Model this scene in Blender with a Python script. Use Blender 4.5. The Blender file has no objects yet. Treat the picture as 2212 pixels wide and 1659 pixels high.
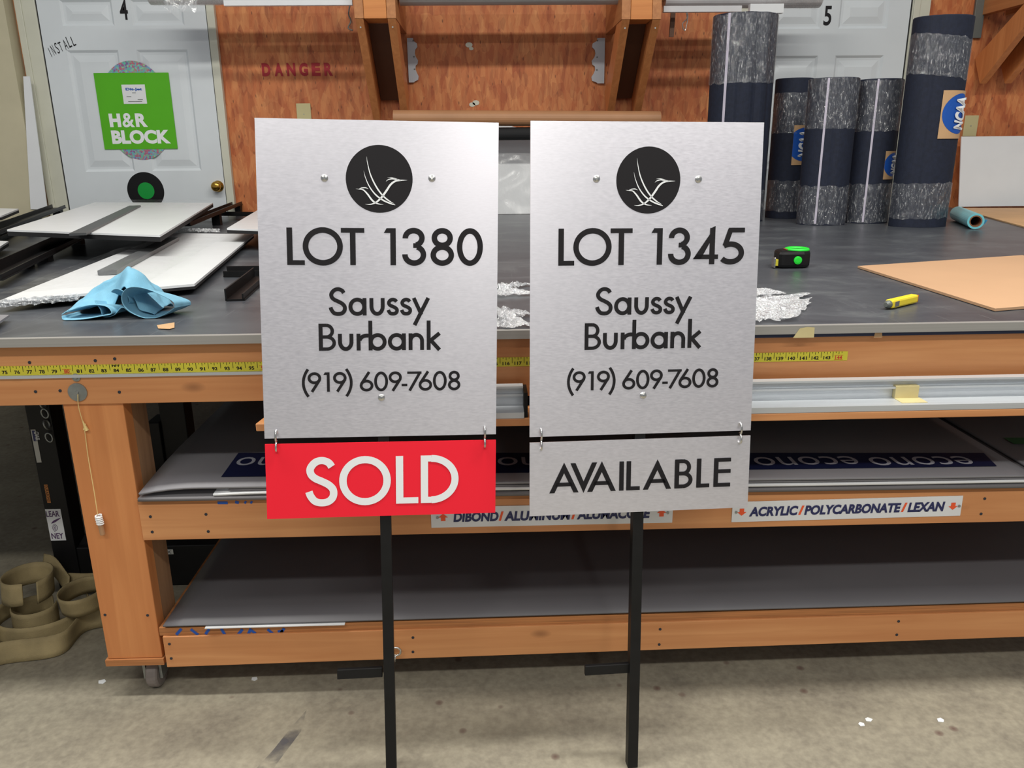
import bpy, bmesh, math, random
from mathutils import Vector, Matrix, noise as mnoise
random.seed(7)
S = bpy.context.scene
COL = S.collection
IN = 0.0254                       # all lengths below are inches; floor z=0, table front y=0
W, H = 2212, 1659
# ------------------------------------------------------------------ camera
CP = Vector((4.5883, -64.1542, 48.9205))
RM = ((0.99943, -0.03233, -0.00989), (0.01867, 0.28405, 0.95863), (0.02819, 0.95827, -0.28449))
RX, UP, FW = (Vector(r).normalized() for r in RM)
FPX = 1722.75
cam = bpy.data.cameras.new('camera'); co = bpy.data.objects.new('camera', cam); COL.objects.link(co)
cam.sensor_width = 36; cam.sensor_fit = 'HORIZONTAL'; cam.lens = FPX / W * 36; cam.clip_start = .05
co.matrix_world = Matrix(((RX.x, UP.x, -FW.x, CP.x * IN), (RX.y, UP.y, -FW.y, CP.y * IN), (RX.z, UP.z, -FW.z, CP.z * IN), (0, 0, 0, 1)))
S.camera = co
# ------------------------------------------------------------------ light
S.view_settings.view_transform = 'Standard'; S.view_settings.look = 'None'
S.view_settings.gamma = 1; S.view_settings.use_curve_mapping = False
S.view_settings.exposure = 0.08
wd = bpy.data.worlds.new('shop_air'); S.world = wd; wd.use_nodes = True
wd.node_tree.nodes['Background'].inputs[0].default_value = (0.93, 0.96, 1.0, 1)
wd.node_tree.nodes['Background'].inputs[1].default_value = 0.24
def strip_lamp(x, y, z, lx, ly, power, col=(1, .97, .9)):
    l = bpy.data.lights.new('fluorescent_strip', 'AREA'); l.shape = 'RECTANGLE'
    l.size = lx * IN; l.size_y = ly * IN; l.energy = power; l.color = col
    o = bpy.data.objects.new('fluorescent_strip', l); COL.objects.link(o)
    o.location = (x * IN, y * IN, z * IN); return o
strip_lamp(-50, -12, 150, 96, 10, 88)
strip_lamp(70, -12, 150, 96, 10, 88)
strip_lamp(-50, -120, 150, 96, 10, 62)
strip_lamp(80, -120, 150, 96, 10, 62)
strip_lamp(34, -215, 118, 8, 130, 40)  # extra lamp added behind the camera to put a bright streak on the signs

def at(px, py, x=None, y=None, z=None):
    d = RX * ((px - W / 2) / FPX) - UP * ((py - H / 2) / FPX) + FW
    if y is not None: t = (y - CP.y) / d.y
    elif z is not None: t = (z - CP.z) / d.z
    else: t = (x - CP.x) / d.x
    return CP + d * t
# ------------------------------------------------------------------ materials
def lin(c):
    return tuple(((v / 255) / 12.92 if v <= 10.3 else (((v / 255) + .055) / 1.055) ** 2.4) for v in c) + (1,)
def newmat(name):
    m = bpy.data.materials.new(name); m.use_nodes = True
    nt = m.node_tree; b = nt.nodes['Principled BSDF']; return m, nt, b
def nd(nt, t, **kw):
    n = nt.nodes.new(t)
    for k, v in kw.items():
        if k.startswith('_'): setattr(n, k[1:], v)
        else: n.inputs[k].default_value = v
    return n
def coords(nt, scale=(1, 1, 1), rot=(0, 0, 0), kind='Object'):
    tc = nt.nodes.new('ShaderNodeTexCoord'); mp = nt.nodes.new('ShaderNodeMapping')
    mp.inputs['Scale'].default_value = scale; mp.inputs['Rotation'].default_value = rot
    nt.links.new(tc.outputs[kind], mp.inputs['Vector']); return mp.outputs['Vector']
def ramp(nt, fac, stops):
    r = nt.nodes.new('ShaderNodeValToRGB'); e = r.color_ramp.elements
    while len(e) < len(stops): e.new(.5)
    for el, (p, c) in zip(e, stops): el.position = p; el.color = c
    nt.links.new(fac, r.inputs['Fac']); return r.outputs['Color']
def mix(nt, fac, a, b, mode='MIX'):
    m = nt.nodes.new('ShaderNodeMix'); m.data_type = 'RGBA'; m.blend_type = mode
    for s, v in ((0, fac), (6, a), (7, b)):
        if hasattr(v, 'links'): nt.links.new(v, m.inputs[s])
        else: m.inputs[s].default_value = v
    return m.outputs[2]
def bump(nt, b, h, strength, dist=.002):
    n = nt.nodes.new('ShaderNodeBump'); n.inputs['Strength'].default_value = strength; n.inputs['Distance'].default_value = dist
    nt.links.new(h, n.inputs['Height']); nt.links.new(n.outputs['Normal'], b.inputs['Normal'])
MATS = {}
def plain(name, col, rough=.5, metal=0, var=0, vscale=20, bmp=0, bscale=150, spec=None, stretch=(1, 1, 1)):
    if name in MATS: return MATS[name]
    m, nt, b = newmat(name)
    c = lin(col); b.inputs['Base Color'].default_value = c
    b.inputs['Roughness'].default_value = rough; b.inputs['Metallic'].default_value = metal
    if spec is not None: b.inputs['Specular IOR Level'].default_value = spec
    if var:
        n = nd(nt, 'ShaderNodeTexNoise', Scale=vscale, Detail=4); nt.links.new(coords(nt, stretch), n.inputs['Vector'])
        lo = tuple(v * (1 - var) for v in c[:3]) + (1,); hi = tuple(min(1, v * (1 + var)) for v in c[:3]) + (1,)
        nt.links.new(ramp(nt, n.outputs['Fac'], [(.3, lo), (.7, hi)]), b.inputs['Base Color'])
    if bmp:
        n = nd(nt, 'ShaderNodeTexNoise', Scale=bscale, Detail=3); nt.links.new(coords(nt, stretch), n.inputs['Vector'])
        bump(nt, b, n.outputs['Fac'], bmp)
    MATS[name] = m; return m
def wood(name, light, dark, axis='x', knots=.055, rough=.5):
    m, nt, b = newmat(name)
    ai = 'xyz'.index(axis); sc = [26, 26, 26]; sc[ai] = 1.3
    n = nd(nt, 'ShaderNodeTexNoise', Scale=1.5, Detail=6, Distortion=.6); nt.links.new(coords(nt, sc), n.inputs['Vector'])
    c = ramp(nt, n.outputs['Fac'], [(.28, lin(dark)), (.5, lin([(a + q) / 2 for a, q in zip(light, dark)])), (.72, lin(light))])
    sk = [9, 9, 9]; sk[ai] = 4.2
    v = nd(nt, 'ShaderNodeTexVoronoi', Scale=1.0, Randomness=1.0); nt.links.new(coords(nt, sk), v.inputs['Vector'])
    k = ramp(nt, v.outputs['Distance'], [(0, (1, 1, 1, 1)), (knots, (.6, .6, .6, 1)), (knots * 2.2, (0, 0, 0, 1))])
    c = mix(nt, k, c, lin((92, 44, 20)))
    n2 = nd(nt, 'ShaderNodeTexNoise', Scale=3, Detail=2); nt.links.new(coords(nt), n2.inputs['Vector'])
    c = mix(nt, .35, c, mix(nt, n2.outputs['Fac'], lin(dark), lin(light)), 'MIX')
    nt.links.new(c, b.inputs['Base Color']); b.inputs['Roughness'].default_value = rough
    bump(nt, b, n.outputs['Fac'], .12, .001)
    MATS[name] = m; return m
PINE_X = wood('pine_board_x', (224, 162, 108), (194, 126, 76), 'x')
PINE_Z = wood('pine_board_z', (222, 150, 92), (192, 118, 66), 'z', .0)
PINE_Y = wood('pine_board_y', (206, 142, 88), (166, 104, 60), 'y', .03)
PALE_Z = wood('pine_side', (190, 148, 110), (150, 112, 82), 'z', .06)
def osb():
    m, nt, b = newmat('oriented_strand_board')
    c = None
    for i, (rot, sx, sz) in enumerate(((.15, 46, 13), (-.5, 38, 12), (.8, 34, 11), (1.35, 40, 11))):
        v = nd(nt, 'ShaderNodeTexVoronoi', Scale=1.0); nt.links.new(coords(nt, (sx, 1, sz), (0, rot, 0)), v.inputs['Vector'])
        s = nt.nodes.new('ShaderNodeSeparateColor'); nt.links.new(v.outputs['Color'], s.inputs[0])
        ci = ramp(nt, s.outputs[i % 3], [(0, lin((136, 70, 40))), (.2, lin((182, 100, 58))), (.6, lin((206, 128, 76))), (1, lin((226, 164, 106)))])
        c = ci if c is None else mix(nt, (.5, .42, .36, .25)[i], c, ci)
    n = nd(nt, 'ShaderNodeTexNoise', Scale=3.0, Detail=4); nt.links.new(coords(nt), n.inputs['Vector'])
    c = mix(nt, .3, c, ramp(nt, n.outputs['Fac'], [(.3, lin((205, 130, 90))), (.7, lin((255, 225, 200)))]), 'MULTIPLY')
    v = nd(nt, 'ShaderNodeTexVoronoi', Scale=1.0); nt.links.new(coords(nt, (40, 1, 11), (0, .3, 0)), v.inputs['Vector'])
    k = ramp(nt, v.outputs['Distance'], [(0, (1, 1, 1, 1)), (.08, (.7, .7, .7, 1)), (.13, (0, 0, 0, 1))])
    c = mix(nt, k, c, lin((92, 50, 32)))
    nt.links.new(c, b.inputs['Base Color']); b.inputs['Roughness'].default_value = .6
    bump(nt, b, n.outputs['Fac'], .15, .002); MATS['osb'] = m; return m
OSB = osb()
def concrete():
    m, nt, b = newmat('concrete_floor')
    n = nd(nt, 'ShaderNodeTexNoise', Scale=5, Detail=8, Roughness=.65); nt.links.new(coords(nt), n.inputs['Vector'])
    c = ramp(nt, n.outputs['Fac'], [(.25, lin((116, 109, 97))), (.5, lin((148, 141, 124))), (.75, lin((168, 161, 141)))])
    n2 = nd(nt, 'ShaderNodeTexNoise', Scale=70, Detail=3); nt.links.new(coords(nt), n2.inputs['Vector'])
    c = mix(nt, .35, c, ramp(nt, n2.outputs['Fac'], [(.3, lin((104, 98, 88))), (.7, lin((164, 158, 140)))]))
    v = nd(nt, 'ShaderNodeTexVoronoi', Scale=9); nt.links.new(coords(nt), v.inputs['Vector'])
    k = ramp(nt, v.outputs['Distance'], [(0, (1, 1, 1, 1)), (.07, (.5, .5, .5, 1)), (.1, (0, 0, 0, 1))])
    c = mix(nt, k, c, lin((100, 78, 70)))
    nt.links.new(c, b.inputs['Base Color']); b.inputs['Roughness'].default_value = .62
    bump(nt, b, n2.outputs['Fac'], .1, .001); return m
CONC = concrete()
def brushed(name, col, rough, axis_scale, metal=1.0, amt=.1):
    m, nt, b = newmat(name)
    n = nd(nt, 'ShaderNodeTexNoise', Scale=1, Detail=5); nt.links.new(coords(nt, axis_scale), n.inputs['Vector'])
    c = lin(col)
    nt.links.new(ramp(nt, n.outputs['Fac'], [(.3, tuple(v * (1 - amt) for v in c[:3]) + (1,)), (.7, c)]), b.inputs['Base Color'])
    b.inputs['Metallic'].default_value = metal
    r = nt.nodes.new('ShaderNodeMapRange'); r.inputs['To Min'].default_value = rough - .06; r.inputs['To Max'].default_value = rough + .06
    nt.links.new(n.outputs['Fac'], r.inputs['Value']); nt.links.new(r.outputs['Result'], b.inputs['Roughness'])
    bump(nt, b, n.outputs['Fac'], .03, .0005); MATS[name] = m; return m
ALU = brushed('brushed_aluminium_panel', (238, 236, 243), .36, (90, 500, 420), .92, .07)
_t = nd(ALU.node_tree, 'ShaderNodeCombineXYZ', X=1.0, Y=.07)      # brushed along the sign's width
_p = ALU.node_tree.nodes['Principled BSDF']; ALU.node_tree.links.new(_t.outputs['Vector'], _p.inputs['Tangent'])
_p.inputs['Anisotropic'].default_value = .5; _p.inputs['Anisotropic Rotation'].default_value = .25
ALUR = brushed('mill_aluminium', (214, 218, 222), .45, (3, 300, 300), .55)
CHROME = plain('zinc_steel', (215, 215, 212), .22, 1)
BRASS = plain('polished_brass', (206, 160, 74), .2, 1)
def mat_table():
    m, nt, b = newmat('dark_rubber_mat')
    n = nd(nt, 'ShaderNodeTexNoise', Scale=3.5, Detail=8, Roughness=.7, Distortion=.5); nt.links.new(coords(nt, (1, 1.6, 1)), n.inputs['Vector'])
    c = ramp(nt, n.outputs['Fac'], [(.3, lin((62, 64, 70))), (.55, lin((80, 83, 88))), (.75, lin((112, 116, 118)))])
    n2 = nd(nt, 'ShaderNodeTexNoise', Scale=1, Detail=3); nt.links.new(coords(nt, (260, 5, 5), (0, 0, .2)), n2.inputs['Vector'])
    c = mix(nt, ramp(nt, n2.outputs['Fac'], [(.66, (0, 0, 0, 1)), (.75, (.3, .3, .3, 1))]), c, lin((150, 152, 152)))
    nt.links.new(c, b.inputs['Base Color']); b.inputs['Roughness'].default_value = .33; b.inputs['Specular IOR Level'].default_value = .35
    bump(nt, b, n.outputs['Fac'], .05, .001); return m
RUBBER = mat_table()
BLACK = plain('black_painted_steel', (19, 19, 20), .45, 0, .15, 30, spec=.3)
BLACKLET = plain('black_vinyl', (27, 25, 28), .6, spec=.25)
WHITELET = plain('white_vinyl', (235, 238, 240), .45)
RED = plain('red_vinyl', (242, 34, 54), .45, spec=.3)
WHITE = plain('white_plastic_board', (228, 230, 232), .35, 0, .02, 8)
DOORW = plain('white_door_paint', (216, 222, 226), .4, 0, .03, 4)
TRIMW = plain('cream_trim_paint', (206, 206, 190), .45, 0, .05, 6)
BEIGE = plain('beige_wall_paint', (196, 188, 160), .7, 0, .06, 5)
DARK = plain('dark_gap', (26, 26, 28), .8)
GREENV = plain('green_vinyl', (86, 178, 20), .4, 0, .04, 6)
GREENP = plain('bright_green_plastic', (40, 220, 60), .35)
NAVY = plain('navy_carpet', (24, 31, 50), .8, 0, .2, 60, .3, 400)
NAVYI = plain('navy_ink', (36, 42, 92), .5)
ORANGE = plain('orange_ink', (244, 92, 44), .5)
BLUEI = plain('blue_ink', (24, 84, 176), .5)
KRAFT = plain('kraft_paper', (200, 162, 120), .6, 0, .05, 12)
TANB = plain('tan_board', (202, 162, 126), .55, 0, .03, 5)
BROWNT = plain('brown_paper_roll', (178, 130, 92), .5, 0, .08, 6)
CYAN = plain('cyan_vinyl', (112, 192, 204), .3)
CYAND = plain('blue_vinyl_liner', (60, 128, 164), .3)
YEL = plain('yellow_plastic', (238, 214, 54), .4)
YTAPE = plain('yellow_tape_blade', (214, 204, 62), .45, 0, .05, 10)
REDI = plain('red_ink', (206, 60, 40), .5)
GREYS = plain('grey_sheet', (108, 106, 109), .5, 0, .05, 4)
GREYL = plain('light_grey_sheet', (134, 133, 138), .42, 0, .04, 4)
CLOTH = plain('blue_microfibre', (124, 180, 206), .9, 0, .06, 40, .5, 700)
WEB = plain('tan_webbing', (152, 136, 98), .8, 0, .25, 14, .4, 300)
IVORY = plain('ivory_plastic', (196, 186, 140), .4)
STENCIL = plain('red_stencil_paint', (158, 22, 34), .6)
STRING = plain('tan_string', (232, 206, 140), .8)
MASK = plain('masking_tape', (206, 192, 142), .6, 0, .06, 30)
GALV = plain('galvanised_steel', (156, 160, 158), .45, .8, .15, 40)
RUBW = plain('grey_caster_tread', (120, 112, 108), .6, 0, .2, 30)
PAPERG = plain('white_film_roll', (206, 204, 206), .35, 0, .06, 8)
GREYMET = plain('grey_metal', (112, 116, 112), .5, .3)
OSBEDGE = plain('plywood_edge', (176, 116, 68), .7, 0, .25, 60, stretch=(.1, 1, 6))
def film(name, white=.12, gloss=.25, scale=40, bs=.9, clear=.8, glints=(.42, .66, .78)):
    m = bpy.data.materials.new(name); m.use_nodes = True; nt = m.node_tree; nt.nodes.clear()
    out = nt.nodes.new('ShaderNodeOutputMaterial')
    tr = nt.nodes.new('ShaderNodeBsdfTransparent'); gl = nt.nodes.new('ShaderNodeBsdfGlossy'); df = nt.nodes.new('ShaderNodeBsdfDiffuse')
    gl.inputs['Roughness'].default_value = .12; gl.inputs['Color'].default_value = (1, 1, 1, 1); df.inputs['Color'].default_value = (.85, .87, .9, 1)
    n = nd(nt, 'ShaderNodeTexNoise', Scale=scale, Detail=6, Roughness=.65, Distortion=1.0); nt.links.new(coords(nt, (1.6, 1, .6)), n.inputs['Vector'])
    bp = nt.nodes.new('ShaderNodeBump'); bp.inputs['Strength'].default_value = bs; bp.inputs['Distance'].default_value = .006
    nt.links.new(n.outputs['Fac'], bp.inputs['Height']); nt.links.new(bp.outputs['Normal'], gl.inputs['Normal'])
    m1 = nt.nodes.new('ShaderNodeMixShader'); m2 = nt.nodes.new('ShaderNodeMixShader')
    s = ramp(nt, n.outputs['Fac'], [(.35, (gloss * .4,) * 3 + (1,)), (.62, (gloss,) * 3 + (1,)), (.72, (min(1, gloss * 2.2),) * 3 + (1,))])
    nt.links.new(s, m1.inputs[0]); nt.links.new(tr.outputs[0], m1.inputs[1]); nt.links.new(gl.outputs[0], m1.inputs[2])
    n3 = nd(nt, 'ShaderNodeTexNoise', Scale=scale * 2.5, Detail=5, Roughness=.8); nt.links.new(coords(nt, (1.7, 1.7, .45)), n3.inputs['Vector'])
    w = ramp(nt, n3.outputs['Fac'], [(glints[0], (white * .12,) * 3 + (1,)), (glints[1], (white,) * 3 + (1,)), (glints[2], (min(1, white * 4),) * 3 + (1,))])  # white film tone, with sparkle glints painted in as whiter flecks
    nt.links.new(w, m2.inputs[0]); nt.links.new(m1.outputs[0], m2.inputs[1]); nt.links.new(df.outputs[0], m2.inputs[2])
    nt.links.new(m2.outputs[0], out.inputs['Surface']); MATS[name] = m; return m
WRAP = film('stretch_wrap', .2, .16, 34, 1.0, glints=(.52, .60, .68))
CLEAR = film('clear_film', .03, .1, 9, .35, glints=(.5, .6, .75))
CRUMP = film('crumpled_film', .5, .5, 60, 1.0, glints=(.40, .58, .68))
def holo():
    m, nt, b = newmat('holographic_foil')
    v = nd(nt, 'ShaderNodeTexVoronoi', Scale=110); nt.links.new(coords(nt), v.inputs['Vector'])
    hs = nt.nodes.new('ShaderNodeSeparateColor'); nt.links.new(v.outputs['Color'], hs.inputs[0])
    c = ramp(nt, hs.outputs[0], [(0, lin((150, 120, 180))), (.25, lin((225, 130, 140))), (.5, lin((120, 220, 190))), (.75, lin((150, 170, 230))), (1, lin((170, 240, 170)))])
    nt.links.new(c, b.inputs['Base Color']); b.inputs['Metallic'].default_value = .6; b.inputs['Roughness'].default_value = .35; return m
HOLO = holo()
# ------------------------------------------------------------------ mesh helpers
class MB:
    def __init__(s): s.v = []; s.f = []
    def add(s, vs, fs):
        o = len(s.v); s.v += [Vector(v) for v in vs]; s.f += [tuple(i + o for i in f) for f in fs]; return s
    def hexa(s, p): return s.add(p, [(0, 3, 2, 1), (4, 5, 6, 7), (0, 1, 5, 4), (1, 2, 6, 5), (2, 3, 7, 6), (3, 0, 4, 7)])
    def box(s, x0, x1, y0, y1, z0, z1): return s.hexa([(x0, y0, z0), (x1, y0, z0), (x1, y1, z0), (x0, y1, z0), (x0, y0, z1), (x1, y0, z1), (x1, y1, z1), (x0, y1, z1)])
    def beam(s, x0, x1, y0, y1, l, r):   # z range differs at both ends
        return s.hexa([(x0, y0, l[0]), (x1, y0, r[0]), (x1, y1, r[0]), (x0, y1, l[0]), (x0, y0, l[1]), (x1, y0, r[1]), (x1, y1, r[1]), (x0, y1, l[1])])
    def bar(s, a, b, w, h, up=(0, 0, 1)):  # rectangular bar between two points
        a, b = Vector(a), Vector(b); d = (b - a).normalized(); sd = d.cross(Vector(up)).normalized(); u = sd.cross(d)
        q = [sd * i * w / 2 + u * j * h / 2 for i, j in ((-1, -1), (1, -1), (1, 1), (-1, 1))]
        return s.hexa([a + k for k in q] + [b + k for k in q])
    def prism(s, poly, off):
        n = len(poly); off = Vector(off)
        return s.add(list(poly) + [Vector(p) + off for p in poly], [tuple(range(n))[::-1], tuple(range(n, 2 * n))] + [(i, (i + 1) % n, n + (i + 1) % n, n + i) for i in range(n)])
    def tube(s, pts, r, n=8, closed=False, cap=True):
        pts = [Vector(p) for p in pts]; N = len(pts); rs = r if isinstance(r, (list, tuple)) else [r] * N
        vs = []; ref = None
        for i, p in enumerate(pts):
            a = pts[(i - 1) % N] if (closed or i > 0) else p; b = pts[(i + 1) % N] if (closed or i < N - 1) else p
            d = (b - a).normalized()
            if ref is None: ref = d.orthogonal().normalized()
            ref = (ref - d * ref.dot(d)).normalized(); q = d.cross(ref)
            vs += [p + (ref * math.cos(t) + q * math.sin(t)) * rs[i] for t in (2 * math.pi * k / n for k in range(n))]
        fs = [(i * n + k, i * n + (k + 1) % n, ((i + 1) % N) * n + (k + 1) % n, ((i + 1) % N) * n + k) for i in range(N if closed else N - 1) for k in range(n)]
        if not closed and cap: fs += [tuple(range(n))[::-1], tuple((N - 1) * n + k for k in range(n))]
        return s.add(vs, fs)
    def lathe(s, prof, o, axis=(0, 0, 1), n=24, cap=True):   # prof = (radius, along)
        ax = Vector(axis).normalized(); o = Vector(o); r0 = ax.orthogonal().normalized(); r1 = ax.cross(r0); vs = []
        for r, h in prof: vs += [o + ax * h + (r0 * math.cos(t) + r1 * math.sin(t)) * max(r, 1e-4) for t in (2 * math.pi * k / n for k in range(n))]
        m = len(prof)
        fs = [(i * n + k, i * n + (k + 1) % n, (i + 1) * n + (k + 1) % n, (i + 1) * n + k) for i in range(m - 1) for k in range(n)]
        if cap: fs += [tuple(range(n))[::-1], tuple((m - 1) * n + k for k in range(n))]
        return s.add(vs, fs)
    def grid(s, fn, nu, nv):
        o = [fn(i / nu, j / nv) for i in range(nu + 1) for j in range(nv + 1)]
        return s.add(o, [(i * (nv + 1) + j, (i + 1) * (nv + 1) + j, (i + 1) * (nv + 1) + j + 1, i * (nv + 1) + j + 1) for i in range(nu) for j in range(nv)])
    def build(s, name, mat, parent=None, bevel=0, smooth=False, solid=0, subsurf=0, origin=None):
        if parent is not None: org = root_loc(parent)
        elif origin is not None: org = Vector(origin)
        else:
            org = Vector((sum(v.x for v in s.v) / len(s.v), sum(v.y for v in s.v) / len(s.v), min(v.z for v in s.v)))
        me = bpy.data.meshes.new(name); me.from_pydata([(v - org) * IN for v in s.v], [], s.f); me.update()
        bm = bmesh.new(); bm.from_mesh(me)
        if solid == 0: bmesh.ops.recalc_face_normals(bm, faces=bm.faces)
        bm.to_mesh(me); bm.free()
        me.materials.append(mat)
        o = bpy.data.objects.new(name, me); COL.objects.link(o)
        if parent is not None: o.parent = parent
        else: o.location = org * IN
        o['_w'] = list(org)
        if smooth:
            me.polygons.foreach_set('use_smooth', [True] * len(me.polygons))
        if solid:
            md = o.modifiers.new('thickness', 'SOLIDIFY'); md.thickness = solid * IN; md.offset = 0
        if subsurf:
            md = o.modifiers.new('rounding', 'SUBSURF'); md.levels = md.render_levels = subsurf
        if bevel:
            md = o.modifiers.new('edge', 'BEVEL'); md.width = bevel * IN; md.segments = 2; md.limit_method = 'ANGLE'; md.angle_limit = .7
        return o
def root_loc(o): return Vector(o['_w'])
def tag(o, label=None, cat=None, group=None, kind=None):
    if label: o['label'] = label
    if cat: o['category'] = cat
    if group: o['group'] = group
    if kind: o['kind'] = kind
    return o
def thing(name, label, cat, loc, group=None):
    o = bpy.data.objects.new(name, None); COL.objects.link(o); o.empty_display_size = .05
    o.location = Vector(loc) * IN; o['_w'] = list(loc); return tag(o, label, cat, group)
def dup(root, shift, label):
    r = root.copy(); COL.objects.link(r); r.location = root.location + Vector(shift) * IN; r['label'] = label
    def rec(src, dst):
        for ch in src.children:
            c = ch.copy(); COL.objects.link(c); c.parent = dst; rec(ch, c)
    rec(root, r); return r
def frame(o, u, v):
    return lambda p, n=0.0, o=Vector(o), u=Vector(u), v=Vector(v): o + u * p[0] + v * p[1] + u.cross(v).normalized() * n
# flat lettering: built-in typeface fitted into a box on a surface
def text(s, fr, x0, y0, wid, hei, name, mat, parent, n=.03, bold=0.0, shear=0.0, flip=False, fitbox=True):
    cu = bpy.data.curves.new('t', 'FONT'); cu.body = s; cu.size = 1; cu.offset = bold; cu.shear = shear; cu.resolution_u = 4
    t = bpy.data.objects.new('t', cu); COL.objects.link(t)
    bpy.context.view_layer.update()
    me = t.evaluated_get(bpy.context.evaluated_depsgraph_get()).to_mesh()
    vs = [v.co.copy() for v in me.vertices]; fs = [tuple(p.vertices) for p in me.polygons]
    t.to_mesh_clear(); bpy.data.objects.remove(t)
    a = min(v.x for v in vs); b = max(v.x for v in vs); c = min(v.y for v in vs); d = max(v.y for v in vs)
    mb = MB(); pts = []
    for v in vs:
        x = (v.x - a) / (b - a) * wid; y = (v.y - c) / (d - c) * hei
        if flip: x, y = wid - x, hei - y
        pts.append(fr((x0 + x, y0 + y), n))
    mb.add(pts, fs)
    if parent is None: return mb
    return mb.build(name, mat, parent)
# ---- own geometric sans: every glyph is drawn from strokes inside a box x0..x1, baseline b, cap height h, stroke w
class Face(list): n = 0                      # a polygon of a stroke; n tells overlapping strokes apart
RIBS = [0]
def face(pts, n): f = Face(pts); f.n = n; return f
def rib(pts, w, closed=False):
    RIBS[0] += 1
    N = len(pts); L = []; R = []; ws = w if isinstance(w, (list, tuple)) else [w] * N
    P = [Vector(p) for p in pts]
    for i in range(N):
        a = P[i - 1] if (closed or i > 0) else None; c = P[(i + 1) % N] if (closed or i < N - 1) else None
        d1 = (P[i] - a).normalized() if a is not None else None; d2 = (c - P[i]).normalized() if c is not None else None
        if d1 is None: d1 = d2
        if d2 is None: d2 = d1
        n1 = Vector((-d1.y, d1.x)); n2 = Vector((-d2.y, d2.x)); m = n1 + n2
        m = n1 if m.length < 1e-6 else m.normalized()
        k = ws[i] / 2 / max(.5, m.dot(n1)); L.append(P[i] + m * k); R.append(P[i] - m * k)
    q = []
    for i in range(N if closed else N - 1):
        j = (i + 1) % N; q.append(face([L[i], R[i], R[j], L[j]], RIBS[0] % 7 + 1))
    return q
def arc(cx, cy, rx, ry, a0, a1, n=28):
    return [(cx + rx * math.cos(math.radians(a0 + (a1 - a0) * i / n)), cy + ry * math.sin(math.radians(a0 + (a1 - a0) * i / n))) for i in range(n + 1)]
def ring(x0, x1, y0, y1, w):
    return rib(arc((x0 + x1) / 2, (y0 + y1) / 2, (x1 - x0 - w) / 2, (y1 - y0 - w) / 2, 0, 360, 48)[:-1], w, True)
def spline(p, n=10):
    p = [Vector(q) for q in p]; o = []
    for i in range(len(p) - 1):
        a = p[i - 1] if i else p[0] * 2 - p[1]; b, c = p[i], p[i + 1]; d = p[i + 2] if i + 2 < len(p) else p[-1] * 2 - p[-2]
        for k in range(n):
            t = k / n; o.append(.5 * ((2 * b) + (c - a) * t + (2 * a - 5 * b + 4 * c - d) * t * t + (3 * b - a - 3 * c + d) * t ** 3))
    return o + [p[-1]]
SP = ((.93, .85), (.80, .95), (.55, 1.0), (.28, .96), (.08, .82), (.10, .68), (.27, .58), (.52, .51), (.80, .42), (.97, .30), (.96, .14), (.78, .03), (.5, 0), (.24, .04), (.07, .16), (.0, .27))
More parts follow.
